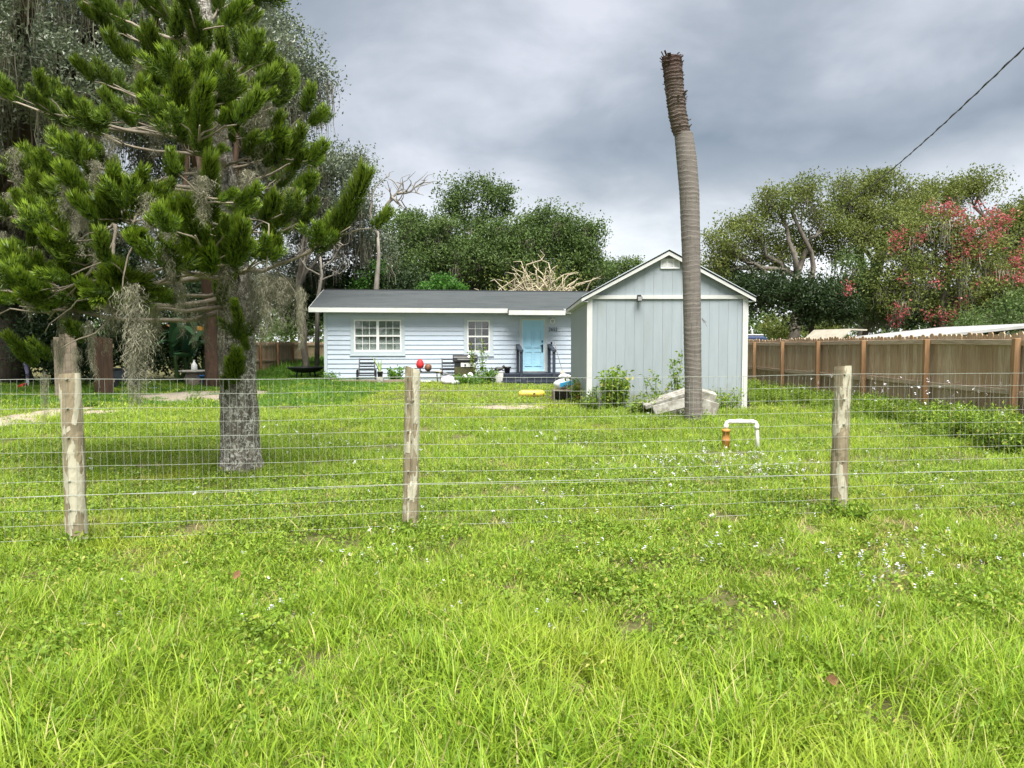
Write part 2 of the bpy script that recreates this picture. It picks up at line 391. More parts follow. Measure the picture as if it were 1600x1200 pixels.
M['pink'] = leaf_mat('pink_blossom', (.36, .065, .075), (.44, .14, .135), (.50, .27, .24), .3, .7)
M['banana'] = leaf_mat('banana_leaf', (.022, .070, .035), (.05, .12, .05), None, .25, .35, spec=.5)
M['dryleaf'] = mat('dry_brown_leaf', (.20, .105, .045), (.11, .055, .025), .9, 30)
# ------------------------------------------------------------------ ground
g = MB().add([(-700, -60, 0), (700, -60, 0), (700, 1200, 0), (-700, 1200, 0)], [(0, 1, 2, 3)]).build('ground', M['soil']); tag(g, kind='structure')
def patch(name, pts, z, label):
    rr = random.Random(len(pts)); poly = []
    n = len(pts)
    for i in range(n):                                   # ragged outline
        a = Vector(pts[i]); b = Vector(pts[(i + 1) % n])
        for k in range(8):
            p = a.lerp(b, k / 8); j = .12 * (a - b).length / 3
            poly.append((p.x + rr.uniform(-j, j), p.y + rr.uniform(-j, j) * 1.5))
    c = (sum(p[0] for p in poly) / len(poly), sum(p[1] for p in poly) / len(poly))
    vs = [(c[0], c[1], z)] + [(p[0], p[1], z) for p in poly]; m = len(poly)
    o = MB().add(vs, [(0, i + 1, (i + 1) % m + 1) for i in range(m)]).build(name, M['sand'])
    return tag(o, label, kind='structure'), poly
def G2(px, py): p = ground_at(px, py); return (p.x, p.y, 0)
_, PATCH1 = patch('dirt_patch', [G2(180, 622), G2(260, 631), G2(345, 630), G2(410, 622), G2(440, 613), G2(390, 609), G2(290, 612), G2(215, 616)], .004, 'bare sandy patch in the grass beneath the oaks')
_, PATCH2 = patch('sandy_path', [G2(-120, 676), G2(0, 672), G2(45, 664), G2(120, 645), G2(150, 637), G2(90, 638), G2(0, 652), G2(-120, 664)], .004, 'sandy wheel track at the edge of the lawn')
_, PATCH3 = patch('bare_strip', [G2(700, 637), G2(800, 640), G2(850, 639), G2(852, 633), G2(800, 633), G2(740, 635)], .004, 'thin strip of bare sand in the lawn before the steps')
_, PATCH4 = patch('worn_strip', [G2(120, 652), G2(200, 648), G2(225, 641), G2(150, 641), G2(110, 645)], .005, 'worn dry strip beside the sandy track')
def in_poly(x, y, poly):
    c = False; n = len(poly); j = n - 1
    for i in range(n):
        if (poly[i][1] > y) != (poly[j][1] > y) and x < (poly[j][0] - poly[i][0]) * (y - poly[i][1]) / (poly[j][1] - poly[i][1]) + poly[i][0]: c = not c
        j = i
    return c

# ------------------------------------------------------------------ house
HA = R(6.5); HY0 = 28.7; HX0 = at(508, 560, HY0).x
def hs(px):                                              # distance along the house front of a pixel column
    k = (px - 800) / 1200
    return (k * HY0 - HX0) / (math.cos(HA) - k * math.sin(HA))
def hz(py, s): return at(800, py, HY0 + s * math.sin(HA)).z
house = thing('house', 'single storey pale blue house with grey shingle roof and sky blue door', 'house', (HX0, HY0, 0), HA)
HW, HD = 12.2, 7.7
WTOP = 2.80
dx0, dx1 = hs(815), hs(851); dz0, dz1 = hz(581, 7.8), hz(499, 7.8)
w1 = (hs(553.5), hs(627.5), hz(549, 2), hz(499.5, 2)); w2 = (hs(730), hs(765.5), hz(550, 5.8), hz(500.5, 5.8))
OPEN = [(w1[0], w1[1], w1[2], w1[3]), (w2[0], w2[1], w2[2], w2[3]), (dx0, dx1, dz0, dz1)]
# core wall: pieces of wall around the openings
mb = MB(); xs = 0.0
for (a, b_, z0, z1) in OPEN:
    mb.box(xs, a, 0, .14, 0, WTOP); mb.box(a, b_, 0, .14, 0, z0); mb.box(a, b_, 0, .14, z1, WTOP); xs = b_
mb.box(xs, HW, 0, .14, 0, WTOP)
mb.box(0, .14, .14, HD, 0, WTOP); mb.box(HW - .14, HW, .14, HD, 0, WTOP); mb.box(.14, HW - .14, HD - .14, HD, 0, WTOP)
for x0, x1 in ((0, .14), (HW - .14, HW)):
    mb.prism([(0, WTOP), (HD, WTOP), (HD / 2, 3.66)], 'x', x0, x1)
mb.build('wall', M['siding'], house)
MB().box(.14, HW - .14, .14, HD - .14, .2, .3).build('floor', M['dark'], house)
MB().box(.14, HW - .14, .14, HD - .14, 2.66, 2.72).build('room_ceiling', M['dark'], house)
MB().box(.14, HW - .14, 2.6, 2.7, .3, 2.66).build('partition', M['dark'], house)  # near-black interior surfaces stand in for the unlit room
EXP = .176; z = .20; course = 0
while z < 2.62:
    cuts = sorted((a - .02, b_ + .02) for (a, b_, z0, z1) in OPEN if z + EXP > z0 and z < z1 - .03)
    segs = []; x = .09
    for a, b_ in cuts: segs.append((x, a)); x = b_
    segs.append((x, HW - .02)); segs2 = []
    for a, b_ in segs:                                   # butt joints in the long runs
        if b_ - a > 3.2:
            c = a + (b_ - a) * random.uniform(.35, .65); segs2 += [(a, c - .0015), (c + .0015, b_)]
        else: segs2.append((a, b_))
    for a, b_ in segs2:
        h = min(z + EXP + .012, 2.65)
        MB().prism([(-.003, h), (-.030, z), (-.001, z), (-.001, h)], 'x', a, b_).build('siding_board', M['siding'], house)
    z += EXP; course += 1
MB().box(-.035, .085, -.045, .02, .15, 2.64).build('corner_board', M['trimgrey'], house)
MB().box(-.04, -.002, .02, HD, .15, 2.64).build('side_cladding', M['siding'], house)
# roof
SL = (3.76 - 2.80) / 4.30
EY = -.45; RY = 3.85; ov = .50
def roof_z(y): return 2.80 + (y - EY) * SL
front = MB(); Lr, Rr = -ov, HW + ov
front.prism([(EY, roof_z(EY)), (RY, roof_z(RY)), (RY, roof_z(RY) - .10), (EY, roof_z(EY) - .10)], 'x', Lr, Rr)
rf = front.build('roof', M['shingle'], house)
MB().prism([(RY, roof_z(RY)), (HD + .45, 2.80), (HD + .45, 2.70), (RY, roof_z(RY) - .10)], 'x', Lr, Rr).build('roof', M['shingle'], house)
MB().prism([(RY - .14, roof_z(RY - .14) + .018), (RY, roof_z(RY) + .022), (RY + .14, roof_z(RY - .14) + .018), (RY, roof_z(RY) - .01)], 'x', Lr, Rr).build('ridge_cap', M['black'], rf)
a1, a2 = hs(791.5), hs(876)
MB().box(Lr - .01, a1, EY - .028, EY - .002, 2.625, 2.793).build('fascia', M['white'], house)
MB().box(a2, Rr + .01, EY - .028, EY - .002, 2.625, 2.793).build('fascia', M['white'], house)
for s in (1, -1):
    for xx in (Lr - .024, Rr + .002):
        y0, y1 = (EY, RY) if s > 0 else (HD + .45, RY)
        MB().prism([(y0, 2.79), (y1, roof_z(RY) - .005), (y1, roof_z(RY) - .16), (y0, 2.63)], 'x', xx, xx + .022).build('rake_board', M['white'], house)
MB().box(Lr, HW + ov, EY, -.002, 2.640, 2.655).build('soffit', M['trimgrey'], house)
# small extension of the roof over the door
AE = EY - .42
MB().prism([(EY + .02, roof_z(EY) + .008), (AE, roof_z(AE) + .012), (AE, roof_z(AE) - .07), (EY + .02, roof_z(EY) - .07)], 'x', a1, a2).build('porch_roof', M['shingle'], house)
MB().box(a1 - .012, a2 + .012, AE - .028, AE - .002, roof_z(AE) - .165, roof_z(AE) + .004).build('fascia', M['white'], house)
MB().box(a1, a2, AE, EY - .03, roof_z(AE) - .155, roof_z(AE) - .14).build('soffit', M['trimgrey'], house)

def window(x0, x1, z0, z1, units, kind):
    f = MB(); t = .055                                    # vinyl frame
    f.box(x0, x1, -.03, .06, z0, z0 + t); f.box(x0, x1, -.03, .06, z1 - t, z1); f.box(x0, x0 + t, -.03, .06, z0 + t, z1 - t); f.box(x1 - t, x1, -.03, .06, z0 + t, z1 - t)
    win = f.build('window', M['vinyl'], house)
    uw = (x1 - x0) / units; zm = (z0 + z1) / 2 - .01
    for i in range(1, units):
        MB().box(x0 + uw * i - .05, x0 + uw * i + .05, -.032, .06, z0 + t, z1 - t).build('mullion', M['vinyl'], win)
    for i in range(units):
        a = x0 + uw * i + (t if i == 0 else .05); b_ = x0 + uw * (i + 1) - (t if i == units - 1 else .05)
        MB().box(a, b_, -.024, .04, zm - .03, zm + .03).build('meeting_rail', M['vinyl'], win)
        for (q0, q1, yy) in ((z0 + t, zm - .03, .005), (zm + .03, z1 - t, -.012)):
            cw = (b_ - a) / 3; ch = (q1 - q0) / 2
            for c in (1, 2): MB().box(a + cw * c - .009, a + cw * c + .009, yy - .006, yy + .012, q0, q1).build('muntin', M['vinyl'], win)
            MB().box(a, b_, yy - .008, yy + .010, q0 + ch - .009, q0 + ch + .009).build('muntin', M['vinyl'], win)
            for c in range(3):
                for r_ in range(2):
                    MB().box(a + cw * c + .009, a + cw * (c + 1) - .009, yy, yy + .004, q0 + ch * r_ + .009, q0 + ch * (r_ + 1) - .009).build('pane', M['glass'], win)
        if kind == 'blind':
            bl = MB(); n = 26; zz0, zz1 = z0 + t, z1 - t
            for k in range(n):
                p = zz0 + (zz1 - zz0) * k / n
                bl.prism([(.075, p), (.095, p + (zz1 - zz0) / n * 1.1), (.097, p + (zz1 - zz0) / n * 1.1), (.077, p)], 'x', a, b_)
            bl.build('blind', M['blind'], win)
        else:
            cu = MB(); n = 14; xa, xb = a + (b_ - a) * .36, a + (b_ - a) * .64
            for k in range(n):
                p0 = xa + (xb - xa) * k / n; p1 = xa + (xb - xa) * (k + 1) / n
                y0 = .12 + .02 * (k % 2); y1 = .12 + .02 * ((k + 1) % 2)
                cu.add([(p0, y0, z0), (p1, y1, z0), (p1, y1, z1), (p0, y0, z1), (p0, y0 + .01, z0), (p1, y1 + .01, z0), (p1, y1 + .01, z1), (p0, y0 + .01, z1)], [(0, 1, 2, 3), (7, 6, 5, 4)])
            cu.build('curtain', M['curtain'], win)
    c = .125
    for box in ((x0 - c, x1 + c, z1, z1 + c), (x0 - c - .02, x1 + c + .02, z0 - c - .02, z0), (x0 - c, x0, z0, z1), (x1, x1 + c, z0, z1)):
        MB().box(box[0], box[1], -.046, -.004, box[2], box[3]).build('casing_board', M['trimgrey'], win)
    MB().box(x0 - c - .03, x1 + c + .03, -.06, -.004, z0 - c - .045, z0 - c - .0205).build('sill', M['trimgrey'], win)
window(*w1, 2, 'blind'); window(*w2, 1, 'curtain')

# door
dr = MB(); dr.box(dx0 + .03, dx1 - .03, -.005, .035, dz0 + .03, dz1 - .03)
door = dr.build('door', M['door'], house)
W_ = dx1 - dx0 - .06; H_ = dz1 - dz0 - .06; X_ = dx0 + .03; Z_ = dz0 + .03
for cx_ in (.12, .54):
    for (p0, p1) in ((.10, .39), (.46, .80), (.86, .945)):
        u0, u1 = X_ + W_ * cx_, X_ + W_ * (cx_ + .34); v0, v1 = Z_ + H_ * p0, Z_ + H_ * p1
        p = MB(); tt = .026
        for bx in ((u0, u1, v0, v0 + tt), (u0, u1, v1 - tt, v1), (u0, u0 + tt, v0 + tt, v1 - tt), (u1 - tt, u1, v0 + tt, v1 - tt)):
            p.box(bx[0], bx[1], -.03, -.005, bx[2], bx[3])
        p.box(u0 + .05, u1 - .05, -.013, -.005, v0 + .05, v1 - .05)
        p.build('raised_panel', M['door'], door)
hx_ = X_ + W_ * .92
MB().box(hx_ - .025, hx_ + .025, -.03, -.005, Z_ + 1.10, Z_ + 1.18).build('deadbolt', M['black'], door, bevel=.006)
hb = MB(); hb.box(hx_ - .03, hx_ + .03, -.02, -.005, Z_ + .72, Z_ + 1.02); hb.tube([(hx_, -.02, Z_ + .75), (hx_, -.07, Z_ + .78), (hx_, -.07, Z_ + .92), (hx_, -.02, Z_ + .95)], .012, 6)
hb.box(hx_ - .07, hx_ + .02, -.06, -.02, Z_ + .96, Z_ + .99); hb.build('handle', M['black'], door)
c = .10
for bx in ((dx0 - c, dx0, dz0, dz1), (dx1, dx1 + c, dz0, dz1), (dx0 - c, dx1 + c, dz1, dz1 + c)):
    MB().box(bx[0], bx[1], -.05, -.004, bx[2], bx[3]).build('door_casing', M['trimgrey'], house)
for bx in ((dx0, dx0 + .028, dz0, dz1), (dx1 - .028, dx1, dz0, dz1), (dx0 + .028, dx1 - .028, dz1 - .028, dz1)):
    MB().box(bx[0], bx[1], -.02, .06, bx[2], bx[3]).build('door_jamb', M['vinyl'], house)
MB().box(dx0, dx1, -.06, .04, dz0 - .02, dz0 + .028).build('threshold', M['steel'], house)
# porch light ring, bell, numbers
lx, lz = hs(862.5), hz(502, 8.6); lm = MB()
for i in range(20):
    pass
ringp = [(lx + .085 * math.cos(2 * math.pi * i / 20), -.06, lz + .085 * math.sin(2 * math.pi * i / 20)) for i in range(21)]
MB().tube(ringp, .026, 8, False).build('wreath', M['vinyl'], house, True)
MB().tube([(lx, -.03, lz + .08), (lx, -.06, lz + .14)], .02, 6).build('wreath_hook', M['vinyl'], house)
bx_, bz_ = hs(861.5), hz(536, 8.6)
MB().box(bx_ - .03, bx_ + .03, -.05, -.01, bz_ - .045, bz_ + .045).build('doorbell', M['black'], house, bevel=.01)
for i, ch in enumerate('2652'):
    cu = bpy.data.curves.new('digit', 'FONT'); cu.body = ch; cu.size = .20; cu.extrude = .006
    to = bpy.data.objects.new('digit', cu); COL.objects.link(to)
    me = bpy.data.meshes.new_from_object(to.evaluated_get(bpy.context.evaluated_depsgraph_get())); bpy.data.objects.remove(to)
    me.materials.clear(); me.materials.append(M['black'])
    link('house_number_digit', me, house, (hs(857) + .088 * i, -.038, hz(517.5, 8.6)), (R(90), 0, 0), (.8, 1, 1))

# deck with steps in front of the door
deck = thing('porch_steps', 'navy painted wooden steps and landing below the sky blue door', 'steps', (HX0, HY0, 0), HA)
sx0, sx1 = hs(782), hs(886)
DZ = dz0 - .03
def planks(x0, x1, y0, y1, ztop, name='plank'):
    y = y0
    while y < y1 - .02:
        e_ = min(y + .135, y1); MB().box(x0, x1, y, e_ - .008, ztop - .035, ztop + random.uniform(-.002, .002)).build(name, M['navy'], deck); y = e_
planks(sx0, sx1, -1.15, -.06, DZ)
planks(sx0 - .05, sx1 + .02, -1.47, -1.17, DZ - .125, 'tread'); planks(sx0 - .12, sx1 + .03, -1.79, -1.49, DZ - .25, 'tread')
for yy, zt, e0, e1 in ((-1.135, DZ - .037, 0, 0), (-1.455, DZ - .162, -.05, .02), (-1.775, DZ - .287, -.12, .03)):
    MB().box(sx0 + e0, sx1 + e1, yy, yy + .03, max(zt - .125, -.05), zt).build('riser', M['navy'], deck)
for xx in (sx0, sx1 - .05):
    MB().box(xx, xx + .05, -1.10, -.1, -.05, DZ - .04).build('side_board', M['navy'], deck)
for px_ in (808.5, 857.5):
    xx = hs(px_)
    MB().box(xx - .075, xx + .075, -1.88, -1.80, -.05, DZ - .10).build('stringer', M['navy'], deck)
    MB().box(xx - .055, xx + .055, -1.22, -1.156, DZ - .3, DZ + .86).build('newel_post', M['navy'], deck, bevel=.006)
    MB().box(xx - .05, xx + .05, -.16, -.07, DZ, DZ + 1.02).build('newel_post', M['navy'], deck, bevel=.006)
    MB().prism([(-1.26, DZ + .80), (-1.26, DZ + .88), (-.07, DZ + 1.10), (-.07, DZ + 1.02)], 'x', xx - .07, xx + .07).build('handrail', M['navy'], deck)

# ------------------------------------------------------------------ garden shed
SY = 17.1; SX = at(918, 600, SY).x; SW = at(1165, 600, SY).x - SX; SD = 5.7
shed = thing('garden_shed', 'grey grooved panel shed with white trim beside the bare palm trunk', 'shed', (SX, SY, 0), R(-.6))
WB = 2.43
MB().box(.02, SW - .02, .02, SD - .02, -.02, 2.44).build('core', M['shedgrey'], shed)
def face_planks(n, length, build):
    w_ = length / n
    for i in range(n): build(w_ * i + (.0025 if i else 0), w_ * (i + 1) - .0025)
face_planks(17, SW, lambda a, b_: MB().box(a, b_, .012, .0195, 0, WB).build('wall_plank', M['shedgrey'], shed))
face_planks(27, SD, lambda a, b_: MB().box(.004, .0195, a + .02, b_ + .02 if b_ < SD - .1 else SD, 0, 2.40).build('wall_plank', M['shedgrey'], shed))
face_planks(27, SD, lambda a, b_: MB().box(SW - .0195, SW - .004, a + .02, b_ + .02 if b_ < SD - .1 else SD, 0, 2.40).build('wall_plank', M['shedgrey'], shed))
CX = SW / 2; AP = 3.50; TIP = .15; SLs = (AP - 2.47) / (CX + TIP)
def rz_(x): return AP - abs(x - CX) * SLs
def gable(a, b_):
    pts = [(a, 2.50), (b_, 2.50), (b_, rz_(b_) - .07)]
    if a < CX < b_: pts.append((CX, AP - .07))
    pts.append((a, rz_(a) - .07))
    if max(p[1] for p in pts) > 2.52: MB().prism([(p[0], max(p[1], 2.501)) for p in pts], 'y', .012, .0195).build('gable_plank', M['shedgrey'], shed)
face_planks(17, SW, gable)
MB().prism([(.02, 2.44), (SW - .02, 2.44), (SW - .02, rz_(SW - .02) - .08), (CX, AP - .08), (.02, rz_(.02) - .08)], 'y', .02, SD - .02).build('gable_core', M['shedgrey'], shed)
MB().box(-.02, .10, -.022, .003, 0, WB).build('corner_board', M['white'], shed); MB().box(SW - .10, SW + .02, -.022, .003, 0, WB).build('corner_board', M['white'], shed)
MB().box(-.022, .003, .0035, .09, 0, 2.38).build('corner_board', M['shedgrey'], shed)
MB().box(-.02, SW + .02, -.026, .003, WB + .002, WB + .085).build('band_board', M['white'], shed)
for s in (-1, 1):
    x_t = CX + s * (CX + TIP); x_i = CX
    MB().prism([(x_t, rz_(x_t)), (x_i, AP), (x_i, AP - .035), (x_t, rz_(x_t) - .035)], 'y', -.13, SD + .1).build('roof', M['shingle'], shed)
    MB().prism([(x_t, rz_(x_t) - .037), (x_i, AP - .037), (x_i, AP - .115), (x_t, rz_(x_t) - .105)], 'y', -.128, -.105).build('rake_board', M['white'], shed)
    x_e = x_t - s * .02
    MB().box(min(x_t, x_e), max(x_t, x_e), -.104, SD + .09, rz_(x_t) - .105, rz_(x_t) - .036).build('eave_board', M['white'], shed)
    x_w = CX + s * (CX - .0)
    MB().box(min(x_e, x_w) + .001, max(x_e, x_w) - .001, -.10, SD + .08, rz_(x_t) - .104, rz_(x_t) - .09).build('soffit', M['trimgrey'], shed)
    MB().prism([(x_t, rz_(x_t) + .003), (x_i, AP + .003), (x_i, AP + .03), (x_t, rz_(x_t) + .012)], 'y', -.15, -.06).build('drip_edge', M['trimgrey'], shed)
vx0, vx1, vz0, vz1 = at(1030, 600, SY).x - SX, at(1059.5, 600, SY).x - SX, at(800, 420, SY).z, at(800, 404.5, SY).z
vf = MB()
for bx in ((vx0, vx1, vz0, vz0 + .022), (vx0, vx1, vz1 - .022, vz1), (vx0, vx0 + .022, vz0 + .022, vz1 - .022), (vx1 - .022, vx1, vz0 + .022, vz1 - .022),
           (vx0 + (vx1 - vx0) / 3 - .012, vx0 + (vx1 - vx0) / 3 + .012, vz0 + .022, vz1 - .022), (vx0 + (vx1 - vx0) * 2 / 3 - .012, vx0 + (vx1 - vx0) * 2 / 3 + .012, vz0 + .022, vz1 - .022)):
    vf.box(bx[0], bx[1], -.022, .003, bx[2], bx[3])
vent = vf.build('gable_vent', M['vinyl'], shed)
for k in range(6):
    zz = vz0 + .024 + (vz1 - vz0 - .05) * k / 6
    MB().prism([(-.018, zz), (.001, zz + .034), (.003, zz + .030), (-.014, zz - .002)], 'x', vx0 + .02, vx1 - .02).build('louver', M['vinyl'], vent)
fx, fz = at(997, 600, SY).x - SX, at(800, 465, SY).z
fl = MB().box(fx - .045, fx + .045, -.05, -.027, fz - .02, fz + .06).build('flood_light', M['black'], shed, bevel=.008)
MB().box(fx - .055, fx + .055, -.15, -.05, fz - .09, fz + .02, Matrix.Translation((0, 0, 0))).build('lamp_head', M['black'], fl, bevel=.012)
MB().box(fx - .042, fx + .042, -.156, -.151, fz - .075, fz + .005).build('lamp_glass', M['steel'], fl)

# ------------------------------------------------------------------ picket fences
def picket_mesh(h, jit):
    w_ = .069
    return MB().prism([(-w_, 0), (w_, 0), (w_, h - .035), (w_ - .03, h), (-w_ + .03, h), (-w_, h - .035)], 'x', 0, .017).mesh('picket', M['picket'])
def wood_fence(label, origin, rz, length, side, seed, wob=.006, h=1.62):
    """runs along local +y; posts and rails on the `side` (+1/-1) of the boards in x"""
    rr = random.Random(seed)
    f = thing('wood_fence', label, 'fence', origin, rz)
    ms_ = [picket_mesh(h + d, 0) for d in (-.02, 0, .015)]
    y = .07
    while y < length:
        link('picket', rr.choice(ms_), f, (rr.uniform(-wob, wob), y, -.03 + rr.uniform(-.012, .012)), (rr.uniform(-.006, .006), 0, 0)); y += .1425
    pm = MB().box(-.045, .045, -.045, .045, -.1, h - .11).mesh('post', M['fencepost'], bevel=.006)
    rm = MB().box(-.018, .018, -1.22, 1.22, -.044, .044).mesh('rail', M['rail'], bevel=.004)
    k = 0
    while k * 2.44 < length + .1:
        link('post', pm, f, (side * .105 if side < 0 else .12, k * 2.44, 0), (rr.uniform(-.01, .01), rr.uniform(-.012, .012), 0))
        if (k + 1) * 2.44 < length + .3:
            for zz in (h - .165, .70, .10):
                link('rail', rm, f, (side * .03 if side < 0 else .046, k * 2.44 + 1.22, zz + rr.uniform(-.02, .02)), (rr.uniform(-.012, .012), 0, 0), (1, .997, 1))
        k += 1
    return f
wood_fence('tall brown picket fence running beside the shed, backed by pink blossom', (7.55, 6.51, 0), 0, 29.34, -1, 3)
wood_fence('brown picket fence behind the green rise left of the house', (-11.75, 33.0, 0), R(-1.2), 14.7, 1, 9)

# ------------------------------------------------------------------ wire fence with three round posts
wf = thing('wire_fence', 'galvanised wire mesh fence on three weathered round wooden posts', 'fence', (0, 0, 0))
PTS = [(-3.08, 5.38, .0695, 1.205), (-.78, 5.79, .057, 1.225), (2.69, 6.27, .066, 1.232)]
def fence_y(x):
    xs_ = [-6.2, -3.08, -.78, 2.69, 7.4]; ys_ = [4.83, 5.38, 5.79, 6.27, 6.95]; return float(np.interp(x, xs_, ys_))
rp = random.Random(5)
for i, (x, y, r, h) in enumerate(PTS):
    n, mrows = 28, 46; mb = MB(); ph = [rp.uniform(0, 6.28) for _ in range(8)]
    lean = [(-.012, 0), (.022, .01), (.012, 0)][i]; split = [None, 4.85, None][i]
    for a in range(mrows + 1):
        zz = -.12 + (h + .12) * a / mrows
        for b_ in range(n):
            t_ = 2 * math.pi * b_ / n
            q = r * (1.04 - .05 * zz) * (1 + .035 * math.sin(2 * t_ + ph[0] + zz * .7) + .03 * math.sin(3 * t_ + ph[1] - zz * 2) + .022 * math.sin(5 * t_ + ph[2] + zz * 9) + rp.uniform(-.012, .012))
            if math.sin(t_ * 1 + ph[3] + 1.5 * math.sin(zz * 5 + ph[4])) + .5 * math.sin(zz * 13 + ph[5] + t_ * 2) > .55: q += .0045
            if split is not None and abs((t_ - split - .10 * math.sin(zz * 4) + math.pi) % (2 * math.pi) - math.pi) < .16 and zz > .35: q -= .022
            top = 0
            if a == mrows: top = [.004, .022, .006][i] * math.cos(t_ + [0, 2.6, 1][i]); q *= .97
            mb.v.append((x + lean[0] * zz + q * math.cos(t_), y + lean[1] * zz + q * math.sin(t_), zz + top))
    for a in range(mrows):
        for b_ in range(n):
            p = a * n + b_; q = a * n + (b_ + 1) % n; mb.f.append((p, q, q + n, p + n))
    mb.f.append(tuple(mrows * n + b_ for b_ in range(n)))
    mb.build('post', M['post'], wf, False)
FX0, FX1 = -5.9, 7.3
def sag(x): return -.012 * math.sin(math.pi * min(max((x + .78) / 3.47, 0), 1)) - .008 * math.sin(math.pi * min(max((x + 3.08) / 2.3, 0), 1))
OFF = -.078
for k in range(12):
    rr = random.Random(k); pts = []
    x = FX0
    while x <= FX1 + .01:
        pts.append((x, fence_y(x) + OFF + rr.uniform(-.004, .004), .052 + k * .1016 + sag(x) * (1 + .4 * (k > 9)) + rr.uniform(-.0025, .0025))); x += .2
    MB().tube(pts, 0.0013 if 0 < k < 11 else .0018, 5).build('horizontal_wire', M['galv'], wf)
stay = []
for q in range(4):
    rr = random.Random(40 + q); stay.append(MB().tube([(rr.uniform(-.004, .004), 0, .052 + .1016 * k) for k in range(12)], .001, 4).mesh('stay_wire', M['galv']))
x = FX0 + .02; rr = random.Random(77)
while x < FX1:
    link('stay_wire', stay[rr.randrange(4)], wf, (x, fence_y(x) + OFF + .003, sag(x)), (0, rr.uniform(-.012, .012), 0)); x += .0508
MB().tube([(FX0, fence_y(FX0) - .16, .36), (-.7, fence_y(-.7) - .14, .375), (2.7, fence_y(2.7) - .15, .37), (FX1, fence_y(FX1) - .15, .36)], .002, 5).build('strand_wire', M['galv'], wf)
for i, (x, y, r, h) in enumerate(PTS):                     # staples
    for k in (11, 9, 7, 4, 2):
        MB().box(x - .008, x + .008, y - r - .012, y - r + .01, .049 + k * .1016, .055 + k * .1016).build('staple', M['galv'], wf)
# ------------------------------------------------------------------ vegetation builders
def unit(n):
    v = rng.normal(size=(n, 3)); return v / np.linalg.norm(v, axis=1, keepdims=True)
def leaf_cloud(C, size, aspect=.45, up=.35, name='crown', mat_=None, droop=0, folded=.15):
    """one small folded leaf-shaped quad per centre"""
    n = len(C); size = np.broadcast_to(size, (n,)) * rng.uniform(.65, 1.3, n)
    u = unit(n); u[:, 2] -= droop; u /= np.linalg.norm(u, axis=1, keepdims=True)
    nn = unit(n); nn[:, 2] += up; v = np.cross(nn, u); v /= np.linalg.norm(v, axis=1, keepdims=True) + 1e-9
    nr = np.cross(u, v)
    L_ = size[:, None]; W_ = (size * aspect)[:, None] * .5
    V = np.empty((n, 4, 3)); V[:, 0] = C; V[:, 1] = C + u * L_ * .45 + v * W_ + nr * L_ * folded; V[:, 2] = C + u * L_; V[:, 3] = C + u * L_ * .45 - v * W_ + nr * L_ * folded
    F = np.arange(n * 4).reshape(n, 4)
    return V.reshape(-1, 3), F
def clumps(blobs, per_m3=None, n_clump=None, shell=.55):
    """clump centres spread through ellipsoids, denser towards their outsides"""
    out = []
    for (c, r) in blobs:
        k = n_clump(r) if callable(n_clump) else n_clump
        d = unit(k); q = (shell + (1 - shell) * rng.random(k) ** .6) * rng.uniform(.75, 1.08, k)
        out.append(np.asarray(c) + d * q[:, None] * np.asarray(r))
    return out
def strands(C, length, width, n_per, spread, mat_, name='moss', curl=.05, segs=4):
    """hanging tangles of thin ribbons below the points C"""
    P = np.repeat(np.asarray(C, float), n_per, axis=0); n = len(P)
    Ls = np.repeat(np.broadcast_to(length, (len(C),)), n_per) * rng.uniform(.25, 1.0, n)
    P = P + rng.normal(size=(n, 3)) * np.array([spread, spread, spread * .3])
    W_ = width * rng.uniform(.5, 1.3, n)
    a = rng.uniform(0, 6.28, n); side = np.stack([np.cos(a), np.sin(a), np.zeros(n)], 1)
    V = np.empty((n, segs + 1, 2, 3)); cur = P.copy()
    for s in range(segs + 1):
        wv = W_ * (1 - .75 * s / segs)
        V[:, s, 0] = cur - side * wv[:, None] / 2; V[:, s, 1] = cur + side * wv[:, None] / 2
        cur = cur + np.stack([rng.normal(size=n) * curl, rng.normal(size=n) * curl, -Ls / segs], 1)
    F = []
    base = np.arange(n)[:, None] * ((segs + 1) * 2)
    for s in range(segs):
        o = s * 2; F.append(np.concatenate([base + o, base + o + 1, base + o + 3, base + o + 2], 1))
    F = np.concatenate(F)
    me = np_mesh(name, V.reshape(-1, 3), F, mat_, False, np.tile(rng.random(n), segs))
    return me

